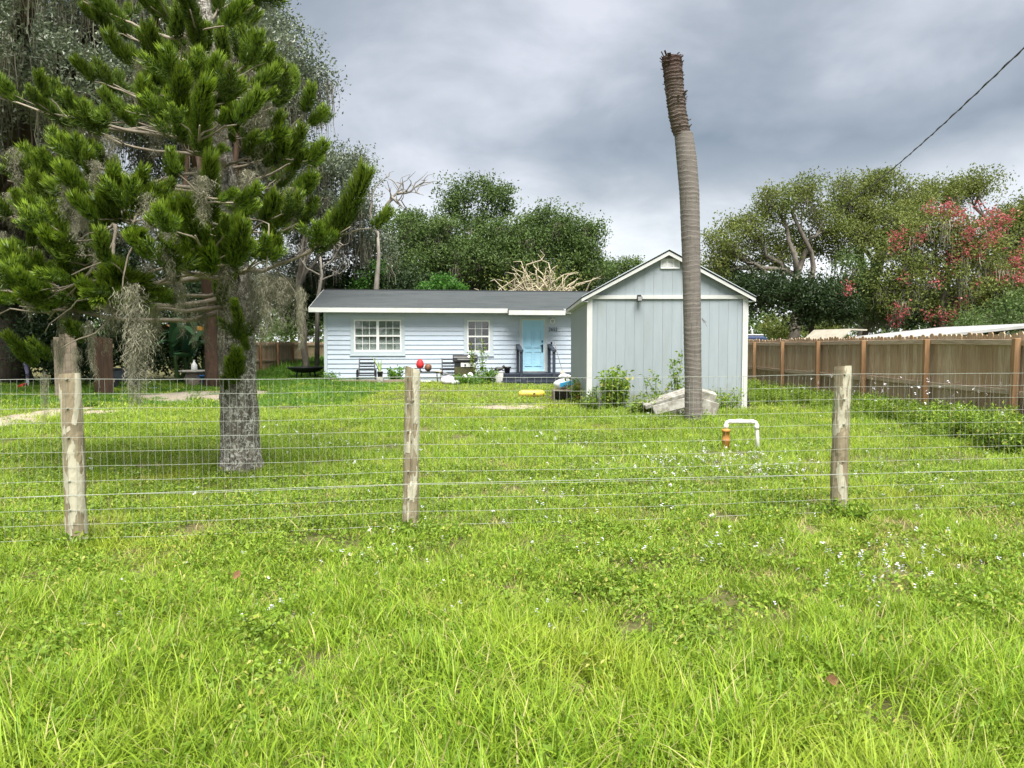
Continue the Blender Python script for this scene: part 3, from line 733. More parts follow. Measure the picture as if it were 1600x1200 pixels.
def bend(a, b, lift=.2, wob=.06, n=6, rr=random):
    a = Vector(a); b = Vector(b); d = b - a; L_ = d.length; pts = []
    w1_ = Vector((rr.gauss(0, 1), rr.gauss(0, 1), rr.gauss(0, .6))) * wob * L_
    for i in range(n + 1):
        t_ = i / n; p = a + d * t_ + Vector((0, 0, lift * L_ * math.sin(math.pi * t_))) + w1_ * math.sin(2 * math.pi * t_) * .6
        if 0 < i < n: p += Vector((rr.gauss(0, 1), rr.gauss(0, 1), rr.gauss(0, 1))) * wob * L_ * .25
        pts.append(p)
    return pts
def tree(name, label, base, trunk_top, r0, blobs, leafmat, barkmat, leaf=.11, dens=1.0, clump_sigma=.38, cl=1.0, moss=0, moss_len=1.1, group=None,
         shell=.5, aspect=.5, mossmat='mossdark', twigs=9, leaves_per=110, blossoms=None, cat='tree', lean=.04):
    """blobs: list of (centre, (rx, ry, rz)) in world coordinates"""
    rr = random.Random(hash(label) % 10007 if False else sum(map(ord, label)))
    base = Vector(base); T = thing(name, label, cat, base, 0, group)
    off = np.array(base)
    B = [(np.array(c) - off, np.array(r)) for c, r in blobs]
    tt = Vector(trunk_top) - base
    tb = MB(); path = bend((0, 0, -.15), tt, 0, lean, 7, rr)
    tb.tube(path, [r0 * (1.35 if i == 0 else 1.0 - .45 * i / 7) for i in range(8)], 12)
    cs = clumps(B, n_clump=lambda r: max(6, int(cl * 9 * (r[0] * r[1] + r[1] * r[2] + r[0] * r[2]) ** .75)), shell=shell)
    C_all = []
    for (c, r), pc in zip(B, cs):
        start = path[rr.choice((5, 6, 7))]; end = Vector(c - np.array([0, 0, r[2] * .25]))
        limb = bend(start, end, .10, .09, 7, rr); R0 = r0 * .5
        tb.tube(limb, [R0 * (1 - .72 * i / 7) for i in range(8)], 7, False)
        for q in pc[rng.permutation(len(pc))[:twigs]]:
            s = limb[rr.choice((4, 5, 6, 7))]
            tw = bend(s, q, .05, .12, 4, rr); tb.tube(tw, [R0 * .26 * (1 - .8 * i / 4) + .006 for i in range(5)], 4, False)
        C_all.append(pc)
    tb.build('trunk', M[barkmat], T, True)
    C_all = np.concatenate(C_all)
    leaf = leaf * .87; k = int(leaves_per * dens * 1.35); n = len(C_all) * k
    C = np.repeat(C_all, k, axis=0) + np.clip(rng.normal(size=(n, 3)), -1.7, 1.7) * np.array([1, 1, .62]) * clump_sigma * np.repeat(rng.uniform(.55, 1.35, len(C_all)), k)[:, None]
    C = C[C[:, 2] > .05 - base.z]
    V, F = leaf_cloud(C, leaf, aspect)
    tint = np.clip(np.repeat(rng.random(len(C_all)), k)[:len(C)] * .55 + rng.random(len(C)) * .5, 0, 1)
    link('crown', np_mesh('crown', V, F, M[leafmat], False, tint), T)
    if moss:
        low = C_all[rng.random(len(C_all)) < moss] - np.array([0, 0, .15])
        link('hanging_moss', strands(low, rng.uniform(.4, 1.3, len(low)) * moss_len, .035, 26, .20, M[mossmat], 'hanging_moss', .05, 4), T)['kind'] = 'stuff'
    if blossoms:
        bc = []
        for c, r, k2 in blossoms:
            d = unit(k2) * (rng.random(k2) ** .35)[:, None] * np.array(r) + np.array(c) - off
            bc.append(np.repeat(d, 34, axis=0) + rng.normal(size=(k2 * 34, 3)) * .15)
        bc = np.concatenate(bc); V, F = leaf_cloud(bc, .10, .8)
        link('blossoms', np_mesh('blossoms', V, F, M['pink'], False, rng.random(len(bc))), T)
    return T
def BL(px, py, Y, rx, rz, ry=None):                         # a lobe of a crown: centre pixel, distance, radii in photograph pixels
    s = Y / 1200; c = at(px, py, Y); return ((c.x, c.y, c.z), (rx * s, (ry if ry else (rx + rz) / 2) * s, rz * s))
def Gp(px, Y, z=0): p = at(px, 600, Y); return (p.x, Y, z)

# ------------------------------------------------------------------ the oaks at the left
D = 27
tree('oak_tree', 'huge live oak with broad dark trunk at the sandy track', Gp(8, 27.5), at(20, 380, 27), .78,
     [BL(30, 90, D, 105, 80), BL(-60, 200, D, 90, 90), BL(120, 60, D + 2, 90, 60), BL(70, 190, D - 1, 95, 60), BL(-20, 300, D, 80, 60), BL(150, 150, D, 80, 60), BL(60, 300, D + 3, 90, 55), BL(-50, 30, D, 100, 80), BL(150, -30, D, 120, 60), BL(120, 390, D + 5, 100, 50), BL(-30, 400, D + 4, 80, 40), BL(0, 90, 20.5, 120, 60), BL(130, 140, 20.5, 110, 55), BL(-120, 200, 20, 110, 70), BL(40, -85, 16, 150, 50), BL(-160, -40, 17, 150, 60)],  # last, nearer lobes, some out of view, are added to shade the ground
     'oakleaf', 'bark', leaf=.15, dens=1.0, clump_sigma=.5, cl=1.15, moss=.3, moss_len=2.0)
tree('oak_tree', 'live oak with reddish trunk standing between the banana plant and the pine', Gp(331, 25), at(318, 330, 25.5), .24,
     [BL(290, 60, D, 95, 60), BL(420, 90, D + 1, 78, 50), BL(455, 145, D + 1, 60, 55), BL(380, 180, D, 85, 55), BL(300, 250, D + 2, 95, 60), BL(240, 160, D + 2, 90, 60), BL(430, 245, D + 1, 60, 42), BL(250, 0, D, 90, 60), BL(400, 20, D + 2, 60, 35), BL(330, 340, D + 4, 100, 45), BL(270, 130, 21.5, 110, 55), BL(350, 60, 21.5, 90, 50), BL(230, -80, 17, 120, 45)],  # last lobes reach forward, added to throw shade under the oaks
     'oakleaf', 'redbark', leaf=.15, clump_sigma=.46, cl=1.15, moss=.3, moss_len=1.8)
tree('oak_tree', 'grey mossy live oak leaning over the left end of the house roof', Gp(470, 35), at(475, 400, 35), .17,
     [BL(475, 275, 35, 62, 52), BL(530, 300, 35, 50, 48), BL(555, 350, 36, 45, 38), BL(490, 350, 36, 62, 42), BL(545, 260, 36, 32, 30), BL(585, 395, 37, 34, 30), BL(450, 420, 38, 50, 30)],
     'oakleaf', 'palebark', leaf=.15, clump_sigma=.42, cl=1.0, moss=.4, moss_len=1.9)

# dead tree with bare grey limbs
def dead_tree(label, base, limbs, r0, matn='bare'):
    T = thing('dead_tree', label, 'tree', base); b0 = Vector(base); rr = random.Random(31)
    tb = MB(); pts = [Vector(p) - b0 for p in limbs[0]]; n = len(pts)
    tb.tube(pts, [r0 * (1 - .7 * i / (n - 1)) for i in range(n)], 9); tb.build('trunk', M[matn], T, True)
    for lm_ in limbs[1:]:
        q = [Vector(p) - b0 for p in lm_]; n = len(q); fine = []
        for i in range(n - 1): fine += bend(q[i], q[i + 1], 0, .05, 3, rr)[:-1]
        fine.append(q[-1]); n = len(fine)
        l = MB(); l.tube(fine, [max(r0 * .42 * (1 - i / (n - .6)), .012) for i in range(n)], 6)
        for i in range(2, n):
            if rr.random() < .6:
                e_ = fine[i] + Vector((rr.uniform(-.7, 1), rr.uniform(-.7, .7), rr.uniform(.1, 1.1))) * .9
                l.tube(bend(fine[i], e_, .05, .12, 4, rr), [.028, .023, .018, .012, .006], 4, False)
        l.build('limb', M[matn], T, True)
    return T
Dd = 33
dead_tree('bare grey dead tree with forked limbs against the sky behind the roof', Gp(585, Dd),
          [[Gp(585, Dd, -.1), at(588, 450, Dd), at(592, 400, Dd), at(590, 355, Dd)],
           [at(590, 360, Dd), at(600, 325, Dd), at(620, 302, Dd), at(645, 300, Dd), at(662, 305, Dd)],
           [at(603, 322, Dd), at(612, 308, Dd), at(630, 288, Dd)], [at(620, 303, Dd), at(640, 300, Dd), at(652, 290, Dd), at(668, 280, Dd)],
           [at(590, 370, Dd), at(578, 330, Dd), at(585, 295, Dd), at(608, 270, Dd)], [at(612, 308, Dd), at(624, 320, Dd), at(636, 328, Dd)]], .15)
dead_tree('leafless silvery snag tangled under the grey oak', Gp(495, 34),
          [[Gp(495, 34, -.1), at(496, 470, 34), at(503, 430, 34), at(500, 395, 34)],
           [at(500, 430, 34), at(480, 420, 34), at(470, 405, 34), at(462, 398, 34)], [at(503, 420, 34), at(520, 405, 34), at(532, 385, 34), at(545, 380, 34)],
           [at(500, 400, 34), at(510, 375, 34), at(522, 350, 34)], [at(498, 440, 34), at(515, 432, 34), at(530, 428, 34), at(545, 415, 34)]], .12)

# ------------------------------------------------------------------ trees behind the house
E = 44
tree('broadleaf_tree', 'tall open crowned tree rising above the others behind the house', Gp(745, 46), at(742, 370, 46), .26,
     [BL(722, 300, 46, 34, 24), BL(768, 300, 46, 36, 24), BL(790, 325, 46, 20, 16), BL(700, 325, 46, 22, 14), BL(745, 340, 46, 40, 22)], 'greenleaf', 'bark', leaf=.19, clump_sigma=.42, cl=.85, shell=.4, leaves_per=75)
tree('broadleaf_tree', 'round mossy tree behind the middle of the house roof', Gp(690, E), at(690, 420, E), .24,
     [BL(660, 370, E, 40, 26), BL(700, 365, E, 42, 28), BL(660, 405, E, 48, 28), BL(715, 405, E, 50, 30), BL(640, 350, E, 20, 15)], 'greenleaf', 'bark', leaf=.19, clump_sigma=.45, moss=.3, moss_len=1.6)
tree('broadleaf_tree', 'dense dark green tree behind the brush pile', Gp(800, 43), at(800, 420, 43), .24,
     [BL(770, 380, 43, 48, 28), BL(810, 370, 43, 42, 28), BL(800, 410, 43, 60, 30), BL(745, 415, 43, 40, 26)], 'greenleaf', 'bark', leaf=.19, clump_sigma=.45, moss=.15)
tree('broadleaf_tree', 'full green tree whose edge meets the open sky beside the shed roof', Gp(880, 44), at(880, 420, 44), .24,
     [BL(862, 345, E, 36, 24), BL(885, 365, E, 40, 26), BL(918, 378, E, 30, 30), BL(850, 385, E, 48, 28), BL(905, 415, E, 42, 32), BL(860, 425, E, 50, 26)], 'greenleaf', 'bark', leaf=.19, clump_sigma=.45, moss=.2)
tree('broadleaf_tree', 'thin leaved tree between the dead tree and the mossy tree', Gp(618, 40), at(615, 420, 40), .16,
     [BL(612, 370, 40, 30, 32), BL(625, 410, 40, 32, 26), BL(598, 425, 40, 30, 26), BL(640, 345, 40, 20, 14)], 'greenleaf', 'bark', leaf=.17, clump_sigma=.4, cl=.8, leaves_per=70)
tree('broadleaf_tree', 'small far tree peeping over the slope of the shed roof', Gp(965, 62), at(965, 440, 62), .2,
     [BL(955, 425, 62, 22, 14), BL(985, 415, 62, 20, 12), BL(940, 430, 62, 22, 16)], 'greenleaf', 'bark', leaf=.22, clump_sigma=.45, cl=.7)
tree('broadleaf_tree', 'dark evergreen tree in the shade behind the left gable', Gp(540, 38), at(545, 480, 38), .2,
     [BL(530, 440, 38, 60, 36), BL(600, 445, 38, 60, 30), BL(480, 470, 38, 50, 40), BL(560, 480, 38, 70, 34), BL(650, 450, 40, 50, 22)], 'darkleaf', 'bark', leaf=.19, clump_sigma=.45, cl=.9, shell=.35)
tree('vine_shrub', 'bright green leafy vine shrub just above the roof ridge', Gp(692, 37.5), at(692, 450, 37.5), .06,
     [BL(692, 446, 37.5, 24, 16), BL(675, 455, 37.5, 18, 12), BL(708, 455, 37.5, 18, 14)], 'brightleaf', 'bark', leaf=.17, clump_sigma=.25, cl=1.3, cat='shrub', leaves_per=60)
tree('vine_shrub', 'bright green climber on the trunk left of the house roof', Gp(560, 36.5), at(560, 450, 36.5), .06,
     [BL(562, 430, 36.5, 12, 26), BL(585, 425, 36.5, 14, 28), BL(555, 455, 36.5, 20, 14)], 'brightleaf', 'bark', leaf=.15, clump_sigma=.25, cl=1.0, cat='shrub', leaves_per=45)
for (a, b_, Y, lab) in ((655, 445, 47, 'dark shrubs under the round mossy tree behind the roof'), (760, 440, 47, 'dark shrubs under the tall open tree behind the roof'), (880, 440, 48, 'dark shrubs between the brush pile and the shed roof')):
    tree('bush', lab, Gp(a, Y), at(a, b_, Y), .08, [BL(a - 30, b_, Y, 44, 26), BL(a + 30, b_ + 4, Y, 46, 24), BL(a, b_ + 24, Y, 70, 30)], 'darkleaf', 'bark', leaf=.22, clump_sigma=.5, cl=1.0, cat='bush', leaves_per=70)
# heap of cut branches
br = thing('brush_pile', 'heap of dry cut branches showing over the house ridge', 'brush pile', Gp(842, 38.5)); rr = random.Random(5); bm_ = MB()
def brush(n, name):
    mb = MB()
    for i in range(n):
        a = rr.uniform(0, 6.28); q = rr.random() ** .6; s = Vector((2.7 * q * math.cos(a), 1.2 * q * math.sin(a), rr.uniform(.3, 4.6 * (1 - q * .25))))
        e_ = s + Vector((rr.uniform(-1.6, 1.6), rr.uniform(-.8, .8), rr.uniform(.4, 2.4) * (1.1 - .6 * q))); e_.z = min(e_.z, 5.9 - .33 * abs(e_.x) + rr.uniform(-.6, .3))
        mb.tube(bend(s, e_, .16, .10, 5, rr), [.05, .044, .038, .03, .022, .012], 4, False)
    mb.build(name, M['drybrush'], br, True)
for k in range(3): brush(170, 'branches')
c0 = rng.normal(size=(1500, 3)) * np.array([1.5, .8, .75]) + np.array([0, 0, 4.0]); V, F = leaf_cloud(c0, .14, .5)
link('withered_leaves', np_mesh('withered_leaves', V, F, M['oliveleaf'], False, rng.random(len(c0))), br)

# ------------------------------------------------------------------ trees at the right
Q = 40
tree('oak_tree', 'spreading oak with forked limbs just past the right slope of the shed', Gp(1240, Q), at(1245, 430, Q), .34,
     [BL(1125, 385, Q, 32, 26), BL(1165, 355, Q, 40, 26), BL(1215, 320, Q, 40, 28), BL(1265, 300, Q, 32, 22), BL(1150, 420, Q + 1, 45, 34), BL(1200, 395, Q + 1, 40, 30), BL(1285, 345, Q + 1, 36, 26), BL(1110, 430, Q, 26, 30), BL(1250, 380, Q + 2, 40, 26)],
     'oliveleaf', 'palebark', leaf=.165, clump_sigma=.42, cl=.95, shell=.4, moss=.12, leaves_per=95)
tree('oak_tree', 'olive green oak crossed by the overhead power cable', Gp(1345, Q + 2), at(1350, 430, Q + 2), .30,
     [BL(1330, 300, Q + 2, 34, 24), BL(1375, 285, Q + 2, 36, 20), BL(1355, 325, Q + 2, 50, 30), BL(1410, 310, Q + 2, 40, 26), BL(1385, 365, Q + 1, 55, 34), BL(1330, 375, Q + 1, 45, 34), BL(1420, 345, Q, 40, 30)],
     'oliveleaf', 'palebark', leaf=.165, clump_sigma=.42, cl=1.05, shell=.4, moss=.15, leaves_per=95)
tree('oak_tree', 'mossy oak behind the pink blossom tree', Gp(1560, Q + 4), at(1560, 430, Q + 4), .34,
     [BL(1480, 300, Q + 4, 40, 20), BL(1525, 290, Q + 4, 36, 18), BL(1575, 345, Q + 4, 40, 30), BL(1620, 330, Q + 4, 46, 30), BL(1590, 400, Q + 4, 50, 40), BL(1650, 400, Q + 4, 60, 60), BL(1600, 470, Q + 3, 60, 36)],
     'oliveleaf', 'palebark', leaf=.18, clump_sigma=.45, cl=.85, shell=.4, moss=.35, moss_len=1.8)
P_ = 36
def PB(px, py, rx, rz, k): c, r = BL(px, py, P_ - .6, rx * 1.15, rz * 1.15); return (c, r, k)
tree('blossom_tree', 'moss hung tree covered in bright pink blossom above the white roof', Gp(1465, P_), at(1480, 450, P_), .22,
     [BL(1410, 390, P_, 42, 36), BL(1450, 350, P_, 42, 32), BL(1490, 375, P_, 44, 34), BL(1540, 395, P_, 40, 34), BL(1460, 430, P_, 52, 38), BL(1530, 450, P_, 50, 36), BL(1400, 450, P_, 36, 36), BL(1570, 440, P_, 36, 34), BL(1500, 480, P_, 60, 28)],
     'oliveleaf', 'palebark', leaf=.17, clump_sigma=.42, cl=.85, shell=.45, moss=.38, moss_len=1.3, mossmat='moss', leaves_per=85,
     blossoms=[PB(1475, 330, 26, 16, 12), PB(1510, 350, 40, 26, 24), PB(1540, 375, 26, 22, 12), PB(1560, 345, 22, 12, 9), PB(1425, 375, 40, 16, 9), PB(1570, 430, 22, 30, 12), PB(1475, 440, 60, 30, 8), PB(1395, 490, 22, 16, 5), PB(1465, 485, 24, 22, 6), PB(1330, 450, 6, 6, 2), PB(1590, 400, 14, 20, 6), PB(1500, 400, 30, 16, 8)])
tree('broadleaf_tree', 'low dark evergreen right behind the picket fence by the shed', Gp(1265, 37), at(1265, 490, 37), .2,
     [BL(1265, 455, 37, 44, 34), BL(1215, 455, 38, 40, 30), BL(1170, 460, 39, 44, 36), BL(1300, 475, 37, 32, 30), BL(1255, 490, 37, 34, 22)], 'darkleaf', 'bark', leaf=.18, clump_sigma=.42, cl=1.0, shell=.35)
tree('broadleaf_tree', 'dark hedge like tree behind the trunk of the blossom tree', Gp(1480, 47), at(1480, 500, 47), .2,
     [BL(1420, 480, 47, 40, 34), BL(1480, 485, 47, 44, 34), BL(1540, 480, 47, 44, 36), BL(1600, 470, 47, 44, 40), BL(1370, 490, 47, 34, 30)], 'darkleaf', 'bark', leaf=.2, clump_sigma=.45, cl=1.1, shell=.3, cat='tree')
tree('broadleaf_tree', 'low green tree filling the gap beneath the power cable', Gp(1350, 38), at(1350, 480, 38), .2,
     [BL(1335, 430, 38, 34, 32), BL(1370, 450, 38, 38, 34), BL(1330, 480, 38, 34, 26), BL(1380, 490, 38, 36, 22)], 'greenleaf', 'palebark', leaf=.17, clump_sigma=.42, cl=.75, shell=.35, moss=.2, moss_len=1.2, mossmat='moss')
tree('broadleaf_tree', 'leafy bush low at the frame of blossom and mossy oak', Gp(1610, 34), at(1610, 500, 34), .15,
     [BL(1570, 490, 34, 44, 26), BL(1630, 480, 34, 50, 34), BL(1520, 505, 34, 40, 16)], 'greenleaf', 'palebark', leaf=.16, clump_sigma=.4, cl=.8, shell=.35, cat='bush')
for (px, py, Y, rx, rz, lab) in ((1215, 508, 52, 34, 18, 'pale yellow green bush far beyond the dark blue van'), (1275, 512, 54, 30, 15, 'pale yellow green bush between the van and the cream gable')):
    tree('bush', lab, Gp(px, Y), at(px, py + 4, Y), .06, [BL(px, py, Y, rx, rz), BL(px + 18, py + 8, Y, rx * .8, rz * .7)], 'oliveleaf', 'bark', leaf=.2, clump_sigma=.35, cl=.9, cat='bush', leaves_per=60)

# ------------------------------------------------------------------ woods far behind everything
n = 1500; xs_ = rng.uniform(-95, 95, n); ys_ = rng.uniform(68, 84, n) ; zs_ = rng.random(n) ** .7 * (5.4 + 1.6 * np.sin(xs_ * .21) + 1.1 * np.sin(xs_ * .57 + 1))
C = np.repeat(np.stack([xs_, ys_, zs_], 1), 34, axis=0) + rng.normal(size=(n * 34, 3)) * np.array([1.1, 1, .7])
V, F = leaf_cloud(C, .5, .6); o = link('far_woods', np_mesh('far_woods', V, F, M['greenleaf'], False, rng.random(len(C)) * .9)); tag(o, 'dense green woods far behind the yards', kind='stuff')
# understory beneath the oaks; near-black leaf colour stands in for deep shade
def bush(label, px, Y, lobes, mt='darkleaf', leaf=.16, cl=1.0, per=75, sig=.38):
    return tree('bush', label, Gp(px, Y), at(px, lobes[0][1] + 10, Y), .06, [BL(a, b_, Y, c, d) for a, b_, c, d in lobes], mt, 'bark', leaf=leaf, clump_sigma=sig, cl=cl, cat='bush', shell=.3, leaves_per=per, twigs=5)
bush('dark shrub filling the shade between the huge oak and the gate panels', 80, 25.5, [(70, 520, 48, 62), (30, 430, 80, 50), (120, 450, 70, 50), (110, 550, 50, 45)], cl=1.3, per=95)  # added dark bush filling what is only canopy shade
bush('dark shrub in deep shade behind the banana plant', 230, 29, [(220, 510, 60, 62), (180, 440, 70, 55), (270, 440, 60, 55), (260, 550, 60, 42), (330, 490, 45, 70), (170, 560, 50, 36)], cl=1.3, per=95)  # added as well, its dark leaf colour standing in for shade
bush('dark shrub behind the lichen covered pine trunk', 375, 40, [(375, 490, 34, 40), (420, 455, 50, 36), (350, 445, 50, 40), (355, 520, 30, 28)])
bush('glossy green shrub growing beyond the back fence at the house corner', 465, 56, [(440, 510, 34, 24), (480, 505, 40, 26), (500, 480, 30, 30)], 'greenleaf')
# ------------------------------------------------------------------ the pine in front of the oaks
PD = 8.65
pb = ground_at(373, 738); PD = pb.y
pine = thing('norfolk_pine', 'tall bright green pine hung with grey moss behind the wire fence', 'tree', pb)
def pl(p): return Vector(p) - pb
AXIS = [(374, 738), (374, 700), (372, 600), (370, 520), (368, 440), (358, 350), (345, 260), (332, 170), (320, 80), (314, 0), (308, -90), (303, -180)]
RAD = [.215, .208, .195, .190, .172, .158, .142, .125, .11, .095, .08, .055]
def trunk_at(py):
    for (a, b_) in zip(AXIS[:-1], AXIS[1:]):
        if b_[1] <= py <= a[1]:
            t_ = (a[1] - py) / (a[1] - b_[1]); return at(a[0] + (b_[0] - a[0]) * t_, py, PD)
    return at(AXIS[-1][0], AXIS[-1][1], PD)
tb = MB(); n = 26; rr = random.Random(3)
pys = [745 - i * 9.5 for i in range(98)]
for i, py in enumerate(pys):
    p = pl(trunk_at(min(py, 738))); p.z = pl(at(370, py, PD)).z
    q = float(np.interp(-py, [-a[1] for a in AXIS], RAD))
    for j in range(n):
        t_ = 2 * math.pi * j / n
        flare = .03 * max(0, 1 - (738 - py) / 30) * (1 + .6 * math.sin(3 * t_ + 1))
        k = q * (1 + .05 * math.sin(3 * t_ + i * .11) + .04 * math.sin(7 * t_ - i * .23) + rr.uniform(-.035, .035)) + flare
        tb.v.append((p.x + k * math.cos(t_), p.y + k * math.sin(t_), p.z))
for i in range(len(pys) - 1):
    for j in range(n):
        a = i * n + j; b_ = i * n + (j + 1) % n; tb.f.append((a, b_, b_ + n, a + n))
tb.f.append(tuple((len(pys) - 1) * n + j for j in range(n)))
tb.build('trunk', M['pinebark'], pine, True)

def plume_mesh(seed, Ln=1.0, n=1150, need=.155, fork=False):
    """a brush of curved needles on a twig along +x that turns up at its tip"""
    r = np.random.default_rng(seed)
    t_ = 1 - (1 - r.random(n) ** .85) * .97; th = r.uniform(0, 2 * np.pi, n)
    def ax(t): return np.stack([t * Ln * (1 - .06 * t), .03 * np.sin(t * 3 + seed), .20 * Ln * t ** 2], 1)
    P = ax(t_); tg = ax(np.clip(t_ + .02, 0, 1.1)) - ax(t_ - .02); tg /= np.linalg.norm(tg, axis=1, keepdims=True)
    s_ = np.cross(tg, np.array([0, 0, 1.0])); s_ /= np.linalg.norm(s_, axis=1, keepdims=True); u_ = np.cross(s_, tg)
    rad_ = s_ * np.cos(th)[:, None] + u_ * np.sin(th)[:, None]
    fw = .42 + .6 * np.clip((t_ - .75) / .25, 0, 1) + r.normal(size=n) * .12
    d0 = rad_ + tg * fw[:, None] + np.array([0, 0, .18]); d0 /= np.linalg.norm(d0, axis=1, keepdims=True)
    d1 = rad_ * .55 + tg * (fw + .35)[:, None] + np.array([0, 0, .55]); d1 /= np.linalg.norm(d1, axis=1, keepdims=True)
    L_ = (need * (.65 + .45 * r.random(n)) * (1 - .25 * np.abs(t_ - .5)))[:, None]
    w_ = np.cross(d0, unit_r(r, n)); w_ /= np.linalg.norm(w_, axis=1, keepdims=True); w_ = w_ * .0042
    a = P + rad_ * .008; m_ = a + d0 * L_ * .5; e_ = m_ + d1 * L_ * .5
    V = np.stack([a - w_ * .8, a + w_ * .8, m_ + w_, m_ - w_, e_ + w_ * .15, e_ - w_ * .15], 1)
    if fork:                                                           # a second and third end on the same twig
        for (q, ang) in ((r.random(n) < .36, .8), (r.random(n) < .3, -.75)):
            ca, sa = math.cos(ang), math.sin(ang); W = V[q] * .92; V[q] = np.stack([W[..., 0] * ca - W[..., 1] * sa, W[..., 0] * sa + W[..., 1] * ca, W[..., 2] * .9 - .02], -1) + np.array([.02, 0, 0])
    F = np.concatenate([np.arange(n)[:, None] * 6 + np.array([[0, 1, 2, 3]]), np.arange(n)[:, None] * 6 + np.array([[3, 2, 4, 5]])])
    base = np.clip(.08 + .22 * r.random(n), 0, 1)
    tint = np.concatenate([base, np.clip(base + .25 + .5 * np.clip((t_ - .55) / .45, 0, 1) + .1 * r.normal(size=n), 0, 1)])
    return np_mesh('needle_plume', V.reshape(-1, 3), F, M['needle'], False, tint)
def unit_r(r, n):
    v = r.normal(size=(n, 3)); return v / np.linalg.norm(v, axis=1, keepdims=True)
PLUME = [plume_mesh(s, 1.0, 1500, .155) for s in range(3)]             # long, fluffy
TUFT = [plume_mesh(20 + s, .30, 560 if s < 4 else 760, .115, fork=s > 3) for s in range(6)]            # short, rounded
rr = random.Random(19)
def put_plume(p, d, scale, kind, thick=1.0):
    d = Vector(d).normalized(); yaw = math.atan2(d.y, d.x); pit = -math.asin(max(-1, min(1, d.z)))
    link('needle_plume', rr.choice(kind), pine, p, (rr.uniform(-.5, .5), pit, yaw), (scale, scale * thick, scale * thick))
# (attach height, tip column, tip row, depth offset, long plume at tip?, side tufts)
BR = [(60, 130, 2, .3, 1, 3), (90, 297, 15, -1.1, 1, 1), (70, 235, 10, -.5, 1, 2), (72, 398, 8, .1, 1, 2), (55, 350, -10, .5, 1, 2), (95, 185, 45, .8, 0, 3), (40, 200, -30, -.4, 1, 1),
      (150, 250, 78, -.6, 0, 3), (160, 222, 112, -.2, 0, 3), (165, 268, 122, -1.0, 0, 4), (150, 372, 80, .0, 0, 3), (165, 402, 118, .2, 0, 3), (172, 342, 126, -1.0, 0, 4), (178, 158, 124, .5, 0, 3), (178, 285, 150, -1.2, 0, 4), (168, 392, 90, -.4, 0, 3), (170, 330, 100, .5, 0, 3),
      (188, -20, 148, .5, 0, 6), (196, 60, 172, -.2, 0, 5), (192, 502, 190, .7, 0, 2), (186, 438, 166, .4, 0, 3),
      (228, 198, 188, -.8, 0, 4), (238, 140, 205, -.3, 0, 4), (245, 312, 196, -2.0, 1, 3), (236, 238, 182, -1.2, 0, 4), (230, 366, 200, -.6, 0, 3), (240, 275, 212, -1.5, 0, 4), (262, 392, 238, -.6, 0, 4), (268, 452, 236, .0, 0, 4), (275, 492, 250, .4, 0, 4),
      (292, 35, 252, .2, 0, 6), (290, 90, 240, -.2, 0, 5), (294, 115, 250, -.7, 0, 5), (312, 12, 282, .1, 0, 6), (318, 70, 298, -.5, 0, 5), (325, 128, 300, -1.0, 0, 5), (345, 318, 300, -2.3, 1, 4), (352, 262, 330, -1.8, 0, 4), (305, 440, 286, .3, 0, 4), (300, 470, 300, -.3, 0, 3), (340, 180, 320, -1.4, 0, 5),
      (362, -10, 338, .5, 0, 6), (368, 70, 345, -.5, 0, 6), (425, 548, 354, -.4, 1, 3), (392, 478, 340, .1, 0, 4), (384, 420, 338, -.7, 0, 4), (402, 140, 392, -.9, 0, 5), (400, 210, 372, -1.5, 0, 4), (402, 305, 368, -2.2, 1, 4), (420, 255, 400, -2.0, 0, 4), (425, 405, 396, -.9, 0, 4),
      (462, 10, 452, .3, 0, 6), (468, 60, 440, -.3, 0, 6), (455, 112, 446, -.5, 0, 5), (478, 30, 478, -.6, 0, 5), (440, 165, 428, -1.1, 0, 4), (405, 25, 398, -.3, 0, 5), (412, -15, 420, .2, 0, 4), (432, 130, 415, -.8, 0, 4), (445, 45, 426, -.7, 0, 5), (452, 190, 440, -1.3, 0, 3), (480, 100, 470, -.9, 0, 4), (380, 100, 366, -.9, 0, 4), (350, 165, 342, -1.4, 0, 4), (335, 222, 300, -1.1, 0, 4), (410, 262, 388, -1.7, 1, 2), (425, 300, 410, -1.5, 0, 3), (455, 15, 470, -.8, 0, 4), (460, 75, 458, -1.0, 0, 4), (470, 135, 468, -1.2, 0, 3), (445, 185, 456, -1.3, 0, 3)]
nb = 0; mains = []
